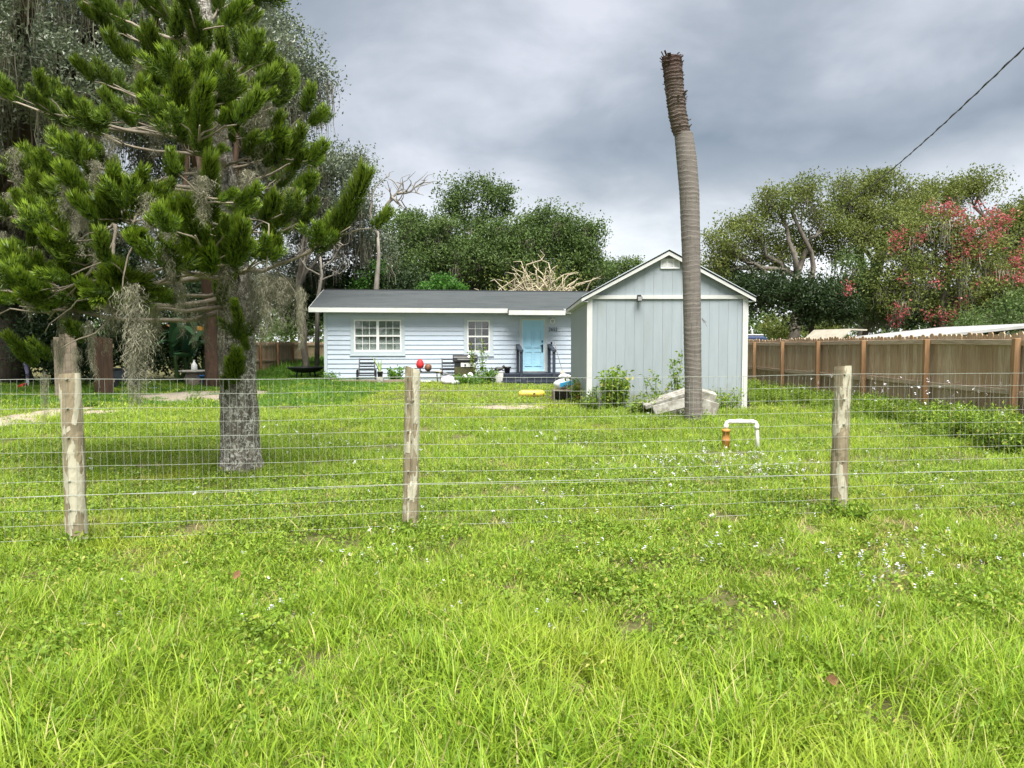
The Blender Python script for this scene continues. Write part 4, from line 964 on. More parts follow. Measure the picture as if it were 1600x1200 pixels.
for (ya, tx, ty, dy, big, side) in BR:
    a = pl(trunk_at(ya)); e_ = pl(at(tx, ty, PD + dy))
    if ya > 280 and tx < 240 and len(mains) > 2 and nb % 3:             # side limbs fork off an older limb
        mp_ = min(mains, key=lambda m: (m[4] - e_).length); a = mp_[rr.choice((3, 4))].copy()
    nb += 1; L_ = (e_ - a).length
    sagv = .07 * L_ if L_ > 1 else .02
    pts = bend(a, e_, 0, .03, 8, rr)
    for i, p in enumerate(pts): p.z -= sagv * math.sin(math.pi * (i / 8) ** .8)
    if ya > 280 and tx < 240: mains.append(pts)
    mb = MB(); mb.tube(pts, [.034 * (1 - .8 * i / 8) * min(1, .45 + L_ / 4) for i in range(9)], 6)
    d_t = (pts[8] - pts[6]).normalized() + Vector((0, 0, .25))
    if big: put_plume(pts[6] - d_t * .15, d_t, rr.uniform(.72, .88) if tx < 500 else 1.1, PLUME, rr.uniform(1.0, 1.2))
    else: put_plume(pts[7], d_t, rr.uniform(.95, 1.25), TUFT)
    for s in range(side - (1 if side > 3 else 0)):
        t_ = rr.uniform(.5, .95) if L_ > 1.2 else rr.uniform(.35, .9)
        i = min(int(t_ * 8), 7); p = pts[i].lerp(pts[i + 1], t_ * 8 - i); dd = (pts[i + 1] - pts[i]).normalized()
        sd_ = dd.cross(Vector((0, 0, 1))).normalized() * (1 if s % 2 else -1)
        q = p + (sd_ * rr.uniform(.5, 1) + dd * rr.uniform(.35, .9)).normalized() * rr.uniform(.12, .42) + Vector((0, 0, rr.uniform(-.05, .13)))
        tw = bend(p, q, .02, .05, 3, rr); mb.tube(tw, [.011, .009, .008, .006], 4, False)
        put_plume(q, (q - p).normalized() + Vector((0, 0, rr.uniform(.15, .6))), rr.uniform(.5, 1.2), TUFT)
    mb.build('branch', M['twig'], pine, True)
for (px, py, dy, sc, k) in ((345, 478, -.25, .62, 0), (366, 500, -.28, .55, 0), (368, 530, -.28, .72, 0), (380, 590, -.30, .80, 0), (372, 600, -.27, .72, 0), (335, 385, -.5, .8, 0), (365, 415, -.5, .7, 0), (362, 455, -.26, .5, 0), (385, 548, -.2, .45, 0), (352, 610, -.25, .4, 0)):
    p = pl(at(px, py, PD + dy)); put_plume(p, (rr.uniform(-.3, .35), -.55, .75), sc * 1.35, TUFT)
for (px, py, tx, ty, dy) in ((60, 480, 45, 548, -.2), (75, 500, 62, 572, -.1), (100, 480, 85, 560, -.3), (150, 470, 140, 530, -.6)):   # drooping ends
    a = pl(at(px, py, PD + dy)); e_ = pl(at(tx, ty, PD + dy)); MB().tube(bend(pl(at(130, 440, PD - .4)), a, .05, .06, 5, rr), [.018, .016, .014, .012, .01, .008], 5).build('branch', M['twig'], pine, True)
    put_plume(e_, (-.6, -.3, .35), .9, TUFT)
for (a, b_, c, r) in (((345, 380, -.5), (150, 520, -1.0), (95, 545, -1.1), .016), ((340, 400, -.6), (120, 470, -.9), (70, 520, -1.0), .014), ((350, 300, -.3), (200, 400, -1.4), (185, 470, -1.5), .016), ((345, 430, -.2), (110, 478, -.4), (-20, 500, -.3), .02), ((355, 330, -.2), (430, 420, -.4), (470, 470, -.3), .014), ((350, 340, -.5), (420, 350, -.8), (415, 440, -.9), .013), ((320, 270, -.6), (120, 330, -.6), (20, 345, -.4), .015)):
    P0, P1, P2 = [pl(at(q[0], q[1], PD + q[2])) for q in (a, b_, c)]          # bare old limbs
    pts = bend(P0, P1, .03, .04, 6, rr)[:-1] + bend(P1, P2, .03, .06, 4, rr)
    m_ = len(pts); MB().tube(pts, [r * (1 - .7 * i / (m_ - 1)) for i in range(m_)], 6).build('bare_limb', M['twig'], pine, True)
# moss
MOSS = []
for s in range(4):
    r = np.random.default_rng(300 + s); k = 600; zz = r.random(k) ** 1.1; nlob = 3
    lob = r.integers(0, nlob, k); lx = r.normal(size=nlob) * .035; ly = r.normal(size=nlob) * .035; ll = r.uniform(.4, 1.0, nlob); ll[0] = 1.0
    env = .010 + .040 * (1 - zz) ** .8 * np.clip(zz * 6 + .25, 0, 1); wig = .03 * np.sin(zz * 9 + lob * 2.0)
    c = np.stack([lx[lob] * (.4 + .6 * zz) + wig + r.normal(size=k) * env, ly[lob] * (.4 + .6 * zz) + r.normal(size=k) * env, -zz * ll[lob]], 1)
    MOSS.append(strands(c, .17, .0047, 1, .005, M['moss'], 'moss_clump', .015, 5))
for (px, py, dy, ln, wd) in ((214, 500, -1.85, .7, 1.2), (68, 340, -.4, .62, .8), (60, 360, -.4, .45, .6), (112, 286, -.7, .45, .95), (120, 262, -.6, .35, .8), (318, 272, -1.6, .34, .9), (308, 262, -1.6, .3, .7), (388, 262, -.3, .5, 1.0), (380, 272, -.3, .55, .9), (457, 290, .2, .42, .75), (462, 282, .2, .35, .6),
                             (395, 415, -.3, .7, 1.0), (430, 425, -.1, .62, 1.1), (448, 432, .0, .5, .8), (468, 445, .1, .6, .55), (405, 450, -.3, .6, .9), (300, 468, -.3, .5, .6), (282, 462, -.3, .36, .5), (318, 470, -.2, .5, .8), (100, 488, -.7, .62, .6), (85, 530, -.8, .55, .5), (68, 580, -.9, .5, .4), (138, 500, -.9, .6, .6), (118, 540, -.9, .5, .5), (160, 380, -1.0, .5, .8), (230, 330, -1.3, .5, .9), (255, 300, -.6, .7, .9), (330, 60, .25, .9, 1.5), (332, 130, .25, .8, 1.3), (395, 120, .4, .8, 1.5), (405, 140, .4, .6, 1.2), (340, 330, -.3, .7, 1.1), (362, 300, -.25, .8, .9), (230, 410, -.9, .6, 1.0), (180, 300, -.5, .5, .9), (20, 300, .3, .6, .9), (5, 360, .4, .7, 1.0), (270, 380, -1.2, .5, .8), (170, 470, -.8, .5, .9), (240, 470, -.6, .5, .9), (205, 560, -1.2, .35, .5), (110, 470, -.6, .4, .9), (418, 180, .4, .6, 1.2), (112, 286, -1.3, .5, 1.0), (205, 440, -1.9, 1.0, 1.3), (318, 275, -2.2, .4, .9), (150, 250, -1.2, .4, .8), (250, 170, -1.0, .45, .9), (335, 190, -.9, .5, 1.0), (400, 150, -.6, .75, 1.3), (395, 110, -.5, .6, 1.2), (385, 265, -1.0, .5, 1.0), (458, 292, -.5, .45, .8), (410, 425, -1.0, .7, 1.0), (437, 432, -1.0, .5, .8), (470, 448, -.8, .6, .6), (262, 330, -2.0, .5, .8), (232, 300, -1.5, .5, .9), (300, 40, -.5, .6, 1.0), (225, 90, -.7, .4, .8), (130, 330, -1.4, .4, .7), (40, 420, -.9, .5, .8), (280, 440, -1.2, .5, .7), (20, 230, -.2, .5, .8), (170, 210, -.9, .4, .8), (345, 400, -.9, .6, .9), (435, 200, -.2, .5, .9)):
    link('moss_clump', rr.choice(MOSS), pine, pl(at(px, py, PD + dy)), (rr.uniform(-.06, .06), rr.uniform(-.10, .06), rr.uniform(0, 6.28)), (wd, wd, ln))['kind'] = 'stuff'

# ------------------------------------------------------------------ topped palm
pp = ground_at(1084, 660); PY = pp.y
palm = thing('palm_trunk', 'bare topped palm trunk standing in front of the grey shed', 'palm', pp)
PAX = [(668, 1084), (600, 1083), (500, 1081.5), (400, 1080), (300, 1077), (250, 1073), (208, 1068)]
PAX2 = [(213, 1066.5), (205, 1064), (180, 1059), (140, 1054), (90, 1049.5)]
def palm_section(ax, rads, name, matn, ring, jag, seed):
    rr = random.Random(seed); mb = MB(); n = 40
    z0 = at(1080, ax[0][0], PY).z; z1 = at(1080, ax[-1][0], PY).z; rows = int((z1 - z0) / .013)
    py_ = [a[0] for a in ax][::-1]; px_ = [a[1] for a in ax][::-1]; rd = rads[::-1]
    amp = [rr.uniform(.5, 1.4) for _ in range(400)]
    for i in range(rows + 1):
        z_ = z0 + (z1 - z0) * i / rows; py = ax[0][0] + (ax[-1][0] - ax[0][0]) * i / rows
        c = at(float(np.interp(py, py_, px_)), py, PY); q = float(np.interp(py, py_, rd))
        for j in range(n):
            t_ = 2 * math.pi * j / n
            zz = z_ + .016 * math.sin(t_ + z_ * 1.9) + .006 * math.sin(3 * t_ + z_ * 5.1) + .004 * math.sin(7 * t_ + 11 * z_) + .02 * math.sin(z_ * 6.3)
            u = zz / ring; f = u - math.floor(u); k = amp[int(math.floor(u)) % 400]
            d = jag * k * (f ** 1.6 if f < .86 else (1 - f) / .14 * .8) + rr.uniform(-.25, .25) * jag * .4
            r_ = q + d - jag * .4
            mb.v.append((c.x - pp.x + r_ * math.cos(t_), r_ * math.sin(t_), c.z - pp.z))
    for i in range(rows):
        for j in range(n):
            a = i * n + j; b_ = i * n + (j + 1) % n; mb.f.append((a, b_, b_ + n, a + n))
    mb.f.append(tuple(rows * n + j for j in range(n)))
    return mb.build(name, M[matn], palm, False)
s_ = PY / 1200
palm_section(PAX, [.168, .152, .157, .164, .176, .180, .165], 'lower_trunk', 'palm', .09, .005, 1)
palm_section(PAX2, [.150, .162, .166, .166, .178], 'upper_trunk', 'palmtop', .058, .026, 2)
rr = random.Random(8)
for k in range(70):                                                    # ragged stubs of old fronds
    t_ = rr.uniform(0, 6.28); py = rr.choice([rr.uniform(88, 104), rr.uniform(88, 100), rr.uniform(100, 205), 150 + rr.uniform(-8, 8)])
    px = float(np.interp(py, [90, 140, 180, 205], [1049.5, 1054, 1059, 1063.5])); c = at(px, py, PY) - pp
    d = Vector((math.cos(t_), math.sin(t_), 0)); c = Vector((c.x, 0, c.z)) + d * .15
    e_ = c + d * rr.uniform(.03, .075) + Vector((0, 0, rr.uniform(.0, .09)))
    MB().bar(c, e_, rr.uniform(.02, .05), .008).build('frond_stub', M['palmtop'], palm)
for k in range(5):
    c = at(1094.5, 500, PY) - pp; MB().bar((c.x, -.1, c.z + .01 * k), (c.x + rr.uniform(.03, .09), -.14, c.z - rr.uniform(0, .14)), .006, .004).build('hanging_fibre', M['palmtop'], palm)

# ------------------------------------------------------------------ overhead cable
pts = []
A_, B_ = at(1790, -110, 9.5), at(1262, 356, 41)
for i in range(41):
    t_ = i / 40; p = A_.lerp(B_, t_); p.z -= .55 * math.sin(math.pi * t_) * (1 - .3 * t_); pts.append(p)
cable = MB().tube([p for p in pts], .013, 6); o = cable.build('power_cable', M['blackplastic']); tag(o, 'black twisted power cable sloping down into the right hand trees', 'cable')
tw = MB()
fine = []
for i in range(40):
    for k in range(10): fine.append(pts[i].lerp(pts[i + 1], k / 10))
MB().tube([p + Vector((.016 * math.cos(i * .5), 0, .016 * math.sin(i * .5))) for i, p in enumerate(fine)], .008, 5).build('twisted_wire', M['blackplastic'], o)

# ------------------------------------------------------------------ things by the house
def on_house(px, depth): s = hs(px); c, s_ = math.cos(HA), math.sin(HA); return Vector((HX0 + s * c + depth * s_, HY0 + s * s_ - depth * c, 0))
def place(px, py_ground_d): return Vector((at(px, 600, py_ground_d).x, py_ground_d, 0))
# slatted patio chairs
def slat_chair(label, loc, rz):
    T = thing('patio_chair', label, 'chair', loc, rz, None); w2_ = .33
    for sx in (-1, 1):
        MB().tube([(sx * w2_, -.30, 0), (sx * w2_, -.28, .50), (sx * w2_, .18, .52), (sx * w2_, .22, .0)], .024, 6).build('leg_frame', M['black'], T)
        MB().bar((sx * (w2_ - .05), .10, .30), (sx * (w2_ - .05), .34, .92), .045, .03).build('back_post', M['black'], T)
    for k in range(5):
        t_ = k / 4 * .92 + .04; y = .11 + .23 * t_; z_ = .36 + .55 * t_
        MB().box(-w2_ + .03, w2_ - .03, y - .012, y + .012, z_ - .026, z_ + .026).build('back_slat', M['black'], T)
    for k in range(5):
        MB().box(-w2_ + .02, w2_ - .02, -.28 + k * .085, -.22 + k * .085, .30, .325).build('seat_slat', M['black'], T)
    return T
slat_chair('black slatted patio chair beside the tall potted plant', on_house(575, .75), HA)
slat_chair('black slatted patio chair half hidden behind the grill', on_house(702, .7), HA)
# raised timber edging of the bed
for a, b_, lab in ((524, 592, 'long weathered timber edging in front of the patio chair'), (600, 640, 'short weathered timber edging behind the cracked fence post')):
    p0, p1 = on_house(a, 1.25), on_house(b_, 1.25); o = MB().bar((0, 0, .09), (p1 - p0) + Vector((0, 0, .09)), .12, .16).build('timber_edging', M['timber'], None, bevel=.01); o.location = p0; tag(o, lab, 'edging')
# tall pot plant
pq = on_house(597, 1.35); T = thing('potted_plant', 'pale leaved snake plant in a black pot on a white block', 'plant', pq, 0)
MB().box(-.12, .12, -.10, .10, 0, .26).build('block', M['concrete'], T, bevel=.01)
MB().lathe([(.085, .26), (.10, .44), (.112, .44), (.112, .47), (.095, .47), (.08, .40)], 14).build('pot', M['blackplastic'], T, True)
mbp = MB()
for k, (dx, h) in enumerate(((-.32, .62), (-.05, .40), (.03, .34), (.06, .5), (-.10, .5))):
    n_ = 6; vs_ = []
    for i in range(n_ + 1):
        t_ = i / n_; wv = .035 * (1 - t_ ** 2) + .003; vs_ += [(dx * t_ ** 1.5 - wv, .02 * k - .04, .42 + h * t_), (dx * t_ ** 1.5 + wv, .02 * k - .045, .42 + h * t_), (dx * t_ ** 1.5, .02 * k - .025, .42 + h * t_)]
    mbp.add(vs_, [(i * 3, i * 3 + 1, i * 3 + 4, i * 3 + 3) for i in range(n_)] + [(i * 3 + 1, i * 3 + 2, i * 3 + 5, i * 3 + 4) for i in range(n_)] + [(i * 3 + 2, i * 3, i * 3 + 3, i * 3 + 5) for i in range(n_)])
mbp.build('leaves', mat('pale_green_blade', (.38, .48, .18), (.26, .38, .12), .5, 6), T, True)
# low table with red thing and ball
tq = on_house(668, 1.0); T = thing('side_table', 'low dark side table under the red fan behind the fence post', 'table', tq, HA)
MB().box(-.42, .42, -.2, .2, .42, .455).build('table_top', M['black'], T, bevel=.006)
for sx in (-.37, .37):
    for sy in (-.16, .16): MB().bar((sx * .9, sy, .42), (sx, sy, 0), .03, .03).build('leg', M['black'], T)
fq = tq + Vector((-.27, -.05, .456))
T = thing('red_fan', 'bright red rounded shade on the low side table', 'lamp', fq, HA)
MB().lathe([(.02, .1), (.115, .14), (.145, .24), (.12, .36), (.07, .43), (.02, .445)], 16).build('shade', M['red'], T, True)
MB().lathe([(.07, 0), (.07, .02), (.02, .04), (.02, .12)], 12).build('stand', M['black'], T, True)
o = sphere_blob(MB(), (0, 0, .14), .14, 12, 8, (.95, .9, 1), .05, 4).build('garden_ornament', mat('orange_brown_ceramic', (.22, .10, .045), (.10, .05, .03), .6, 9, dirt=(.6, .45, .12)), None, True); o.location = tq + Vector((.02, 0, .456)); tag(o, 'orange brown lumpy ornament beside the red shade', 'ornament')
o = MB().box(-.6, .25, -.12, .12, .09, .14).build('white_plank', M['white'], None, bevel=.008); o.location = on_house(662, 1.5); tag(o, 'short white plank lying before the low side table', 'plank')
# cream plant stand
T = thing('plant_stand', 'small cream stand between side table and hidden chair', 'stand', on_house(684, 1.0), HA)
MB().lathe([(.13, .40), (.14, .46), (.12, .5), (.10, .44)], 12).build('bowl', M['cream'], T, True)
for a in range(3): MB().bar((.09 * math.cos(a * 2.1), .09 * math.sin(a * 2.1), .41), (.14 * math.cos(a * 2.1), .14 * math.sin(a * 2.1), 0), .03, .03).build('leg', M['cream'], T)
# grill
T = thing('gas_grill', 'black lidded gas grill standing under the single window', 'grill', on_house(725, .95), HA)
MB().box(-.40, .36, -.26, .22, .10, .62).build('cabinet', mat('dark_olive_cabinet', (.05, .05, .025), (.09, .085, .03), .6, 4), T, bevel=.01)
fb = MB().box(-.18, .36, -.285, -.262, .62, .77).build('control_panel', M['vinyl'], T, bevel=.006)
for k in (-.02, .20): MB().lathe([(.035, 0), (.03, .03), (.028, .035)], 10, (0, 0, 0), Matrix.Translation((k, -.286, .695)) @ Matrix.Rotation(R(90), 4, 'X')).build('knob', M['black'], fb)
MB().box(-.40, .38, -.26, .22, .625, .80).build('firebox', M['black'], T, bevel=.012)
lid = MB().prism([(-.30, .805), (.24, .805), (.24, .95), (.14, 1.07), (-.16, 1.07), (-.28, .98)], 'x', -.46, .44).build('lid', M['blackplastic'], T, bevel=.02)
MB().tube([(-.3, -.30, .90), (-.3, -.35, .90), (.3, -.35, .90), (.3, -.30, .90)], .016, 6).build('lid_handle', M['steel'], lid)
MB().lathe([(.045, 0), (.045, .012)], 14, (0, 0, 0), Matrix.Translation((.12, -.262, .995)) @ Matrix.Rotation(R(62), 4, 'X')).build('gauge', M['vinyl'], lid)
for sx in (-1, 1):
    MB().box(*((-.86, -.47) if sx < 0 else (.45, .72)), -.2, .2, .74, .78).build('side_shelf', M['black'] if sx < 0 else M['trimgrey'], T, bevel=.006)
for sx in (-.34, .30):
    for sy in (-.2, .16): MB().lathe([(.05, -.025), (.05, .025)], 12, (0, 0, 0), Matrix.Translation((sx, sy, .05)) @ Matrix.Rotation(R(90), 4, 'Y')).build('wheel', M['blackplastic'], T)
# rubbish in front of the grill
for k, (px, dp, r, sq, lab) in enumerate(((698, 1.75, .22, (1.2, .8, .75), 'crumpled white plastic bag lying in the weeds before the grill'), (709, 1.85, .15, (1.2, .8, .6), 'small flattened white bag beside the larger crumpled bag'), (723, 1.45, .10, (1, .9, 1.25), 'small white jug in front of the grill, nearer the bags'), (731.5, 1.4, .13, (.9, .9, 1.25), 'rounded white jug before the grill, next to the lattice'))):
    o = sphere_blob(MB(), (0, 0, r * sq[2] * .9), r, 14, 9, sq, .12 if k < 2 else .05, k).build('white_bag' if k < 2 else 'white_jug', M['bag'], None, True); o.location = on_house(px, dp) + Vector((0, 0, .0 if k < 2 else .12)); tag(o, lab, 'bag' if k < 2 else 'jug')
o = MB().bar((0, 0, 0), (.62, -.1, -.28), .22, .05).build('grey_board', mat('grey_board', (.12, .13, .14), (.2, .2, .2), .7, 5), None, bevel=.006); o.location = on_house(692, 1.35) + Vector((0, 0, .42)); tag(o, 'dark grey board slanting down behind the white bags', 'board')
# lattice scraps
def lattice(label, px, w_, dp):
    T = thing('lattice_panel', label, 'lattice', on_house(px, dp), HA); H = .30
    for sgn in (1, -1):
        k = -H
        while k < w_:
            x0, z0_ = k, 0.0; x1, z1_ = k + H, H
            if x0 < 0: z0_ = -x0; x0 = 0
            if x1 > w_: z1_ = H - (x1 - w_); x1 = w_
            if x1 - x0 > .04:
                a, b_ = ((x0, z0_), (x1, z1_)) if sgn > 0 else ((w_ - x0, z0_), (w_ - x1, z1_))
                MB().bar((a[0], .006 * sgn, a[1] + .08), (b_[0], .006 * sgn, b_[1] + .08), .012, .035, (0, 1, 0)).build('lath', M['white'], T)
            k += .135
    return T
lattice('narrow scrap of white lattice in the weeds beside the grill', 744.5, .14, 1.5); lattice('wider piece of white lattice against the navy steps', 767, .27, 1.5)
T = thing('white_box', 'low white box standing behind the wider lattice', 'box', on_house(774, 1.2), HA)
MB().box(-.17, .17, -.12, .12, 0, .42).build('body', M['white'], T, bevel=.01); MB().box(-.18, .18, -.13, .13, .42, .45).build('lid', M['white'], T, bevel=.006)
# black cat on that box
cat = tag(link('black_cat', None), 'x', 'cat') if False else None
cm = bpy.data.meshes.new('black_cat'); bmc = bmesh.new()
cat_pts = [(-.13, 0, .085), (-.04, 0, .10), (.06, 0, .105), (.13, 0, .15), (.17, 0, .165)]
T = MB(); T.tube([(-.17, 0, .03), (-.15, 0, .08), (-.08, 0, .095), (.02, 0, .09), (.09, 0, .11), (.125, -.005, .155)], [.03, .065, .078, .072, .06, .042], 12)
sphere_blob(T, (.145, -.01, .18), .048, 12, 8, (1.1, .9, .9))
for sy in (-1, 1):
    T.add([(.135 + .0, sy * .03 - .01, .21), (.165, sy * .03 - .01, .205), (.15, sy * .012 - .01, .212), (.148, sy * .034 - .01, .255)], [(0, 1, 3), (1, 2, 3), (2, 0, 3), (0, 2, 1)])
    T.tube([(.09, sy * .035, .09), (.12, sy * .04, .03), (.17, sy * .04, .014)], [.026, .02, .015], 8); T.tube([(-.12, sy * .05, .06), (-.07, sy * .065, .03), (-.02, sy * .06, .014)], [.045, .03, .016], 8)
T.tube([(-.17, 0, .05), (-.22, -.03, .02), (-.20, -.10, .014), (-.10, -.13, .012)], [.02, .016, .014, .008], 8)
o = T.build('cat', M['blackplastic'], None, True); o.location = on_house(776, 1.2) + Vector((0, 0, .452)); o.rotation_euler = (0, 0, HA); tag(o, 'small black cat resting on the white box beside the steps', 'cat')
# black pot on the landing
T = thing('flower_pot', 'empty black flower pot on the corner of the landing', 'pot', on_house(790, .55) + Vector((0, 0, DZ + .003)), 0)
MB().lathe([(.085, 0), (.13, .20), (.15, .20), (.15, .245), (.125, .245), (.11, .20), (.08, .05)], 18).build('body', M['blackplastic'], T, True)
MB().lathe([(.10, .17), (.10, .18)], 14).build('potting_soil', M['dark'], T)
# broom leaning at the right post and rags
bp = on_house(872, 1.0) + Vector((0, 0, DZ + .003)); T = thing('broom', 'long handled broom leaning on the right handrail', 'broom', bp, HA)
MB().tube([(0, 0, .06), (-.32, .1, 1.18)], .012, 6).build('handle', M['bare'], T); MB().prism([(-.10, 0), (.10, 0), (.03, .12), (-.03, .12)], 'y', -.03, .03).build('bristles', M['cream'], T)
o = MB().prism([(-.3, 0), (.3, 0), (.22, .05), (-.08, .13), (-.2, .10)], 'y', -.16, .16).build('white_cloth', M['bag'], None, bevel=.02); o.location = on_house(875, 1.35) + Vector((0, 0, DZ - .12)); o.rotation_euler = (0, 0, HA); tag(o, 'crumpled white cloth dropped on the navy steps', 'cloth')
# fan-like stand with pale object right of the steps
T = thing('garden_stake', 'pale rounded garden ornament on a short white stand', 'ornament', on_house(888, 3.2), 0)
sphere_blob(MB(), (0, 0, .78), .16, 14, 9, (.9, .5, 1.1), .05, 3).build('head', mat('pale_grey_brown', (.36, .34, .29), (.22, .21, .18), .8, 7), T, True); MB().lathe([(.09, 0), (.06, .1), (.05, .45), (.08, .5), (.05, .63)], 12).build('stand', M['white'], T, True)
# crate with bag in front of the shed's corner
cq = place(880, 19.3); T = thing('wooden_crate', 'dark open wooden crate by the corner of the shed', 'crate', cq, R(4))
cw, cd, chh = .54, .42, .30
MB().box(-cw / 2, cw / 2, -cd / 2, cd / 2, chh - .03, chh).build('top', M['timber'], T, bevel=.005)
for sx in (-1, 1): MB().box(sx * (cw / 2 - .012) - .012, sx * (cw / 2 - .012) + .012, -cd / 2, cd / 2, 0, chh - .032).build('side', M['timber'], T)
MB().box(-cw / 2 + .026, cw / 2 - .026, cd / 2 - .03, cd / 2, 0, chh - .032).build('back', M['bare'], T)
MB().box(-cw / 2 + .026, cw / 2 - .026, -cd / 2 + .03, cd / 2 - .032, .0, .03).build('base', M['bare'], T)
bq = cq + Vector((0, -.03, chh + .002)); T = thing('supply_bag', 'blue and white packaged bag lying on the dark crate', 'bag', bq, R(8))
bgm = sphere_blob(MB(), (0, 0, .13), .24, 18, 10, (1.05, .6, .55), .05, 6)
bgm.v = [(x, y, max(z_, .0) + .10 * max(x + .1, 0)) for x, y, z_ in bgm.v]; bgm.build('body', M['bag'], T, True)
MB().prism([(-.12, .06), (.22, .13), (.23, .24), (-.11, .17)], 'y', -.175, -.140).build('printed_label', M['bluewrap'], T, bevel=.008)
o = MB().box(-.09, .09, -.08, .08, 0, .44).build('brick_block', mat('rust_orange_block', (.36, .15, .07), (.22, .09, .05), .8, 8, bmp=.3), None, bevel=.01); o.location = cq + Vector((.42, .25, 0)); tag(o, 'rust orange block between the crate and the shed wall', 'block')
# yellow float in the grass
T = thing('yellow_float', 'yellow oblong plastic float lying in the grass before the steps', 'float', place(831, 20.8), R(3))
fm = MB(); fm.tube([(-.36, 0, .10), (-.34, 0, .10), (-.25, 0, .10), (.25, 0, .10), (.33, 0, .10), (.35, 0, .10)], [.03, .07, .10, .10, .075, .04], 14); fm.build('body', M['yellow'], T, True)
MB().lathe([(.03, 0), (.03, .012)], 12, (0, 0, 0), Matrix.Translation((.06, -.095, .10)) @ Matrix.Rotation(R(90), 4, 'X')).build('hole_ring', M['black'], T)
# broken slabs by the palm
sq_ = place(1045, 15.3)
def slab(label, px, Y, size, rot, z_, matn='concrete', name='broken_slab'):
    mb = MB().box(-size[0] / 2, size[0] / 2, -size[1] / 2, size[1] / 2, -size[2] / 2, size[2] / 2); o = mb.build(name, M[matn], None, bevel=.014)
    p = at(px, 600, Y); o.location = (p.x, Y, z_); o.rotation_euler = tuple(R(a) for a in rot); return tag(o, label, 'slab')
slab('long weathered white plank sloping up to the palm base', 1045, 15.35, (1.10, .42, .09), (6, -17, 4), .36)
slab('grey weathered board lying below the sloping white plank', 1052, 15.0, (.80, .08, .20), (-14, -14, 3), .22)
slab('pale upright slab on its edge under the sloping boards', 1067, 15.25, (.60, .10, .40), (-12, -4, 6), .13)
slab('short white slab standing right of the palm base', 1105, 15.0, (.34, .28, .34), (0, 16, 8), .16)
slab('pinkish grey slab resting on the short white slab', 1103, 15.15, (.36, .30, .16), (10, 14, 4), .43)
# black board leaning on the shed
o = MB().prism([(0, 0), (.22, 0), (.03, .66), (-.02, .66)], 'y', -.03, .03).build('leaning_board', M['blackplastic'], None, bevel=.006); o.location = (SX + SW + .045, SY + .5, 0); tag(o, 'black board leaning on the right wall of the grey shed', 'board')
# well pipe
wq = ground_at(1134, 704); T = thing('well_pipe', 'white plastic pipe arch on a rusty ochre well casing', 'pipe', wq, R(-4)); kx = wq.y / 1200
MB().lathe([(.048, -.05), (.048, .12), (.052, .125), (.052, .15), (.047, .155), (.047, .25), (.056, .252), (.056, .285), (.03, .29)], 18).build('casing', M['wellpipe'], T, True)
MB().tube([(0, 0, .28), (0, 0, .355), (.012, 0, .378), (.035, 0, .388), (.36, 0, .388), (.383, 0, .380), (.395, 0, .36), (.41, 0, .18), (.42, 0, -.03)], .0265, 12).build('arch_pipe', M['pvc'], T, True)
for (a, b_) in (((0, 0, .30), (0, 0, .35)), ((.045, 0, .388), (.09, 0, .388)), ((.31, 0, .388), (.355, 0, .388)), ((.397, 0, .35), (.402, 0, .29))): MB().tube([a, b_], .032, 12).build('coupling', M['pvc'], T, True)
MB().tube([(.14, 0, .388), (.14, 0, .41), (.2, 0, .412), (.24, 0, .40)], .014, 8).build('cap', M['pvc'], T, True)
# potted shrubs / saplings are with the plants below
# ------------------------------------------------------------------ under the oaks
T = thing('stone_table', 'round stone garden table under the oaks beside the blue bin', 'table', place(305, 26), 0)
MB().lathe([(.30, 0), (.34, .08), (.30, .16), (.36, .30), (.30, .42), (.26, .50)], 14).build('pedestal', M['stone'], T, True); MB().lathe([(.40, .5), (.52, .51), (.52, .56), (.40, .57)], 20).build('table_top', M['concrete'], T, True)
T = thing('white_bottle', 'white plastic bottle standing on the stone garden table', 'bottle', place(304, 26) + Vector((0, 0, .572)), 0)
MB().lathe([(.09, 0), (.10, .02), (.10, .16), (.05, .25), (.03, .27), (.03, .31)], 14).build('body', M['vinyl'], T, True); MB().lathe([(.034, .31), (.034, .345)], 10).build('cap', M['vinyl'], T, True)
T = thing('storage_bin', 'blue plastic bin beside the stone garden table', 'bin', place(326, 25.6), 0)
MB().lathe([(.22, 0), (.27, .38), (.30, .38), (.30, .42), (.25, .42), (.20, .04)], 16).build('body', M['bluebin'], T, True); MB().tube([(-.3, 0, .38), (-.34, -.05, .34), (-.3, -.1, .3)], .012, 6).build('handle', M['bluebin'], T)
o = MB().box(-.14, .14, -.12, .12, 0, .08).build('blue_tray', mat('pale_blue_tray', (.2, .42, .5), (.16, .36, .44), .5, 5), None, bevel=.015); o.location = place(238, 24.2); tag(o, 'small pale blue tray on the edge of the bare patch', 'tray')
T = thing('dark_cart', 'dark cart with a grey body in the deep shade by the fence', 'cart', place(198, 25), R(10))
MB().box(-.38, .38, -.25, .25, .25, .62).build('body', mat('slate_grey_plastic', (.06, .075, .085), (.04, .05, .06), .5, 4), T, bevel=.03); MB().box(-.42, .42, -.28, .28, .63, .67).build('lid', M['black'], T, bevel=.01)
for sx in (-.3, .3): MB().lathe([(.14, -.03), (.14, .03)], 14, (0, 0, 0), Matrix.Translation((sx, -.28, .14)) @ Matrix.Rotation(R(90), 4, 'X')).build('wheel', M['blackplastic'], T)
MB().tube([(.42, -.2, .6), (.62, -.2, .78), (.62, .2, .78), (.42, .2, .6)], .015, 6).build('handle', M['black'], T)
T = thing('fire_pit', 'low black fire pit table on the grass beside the house corner', 'fire pit', place(478, 31), 0)
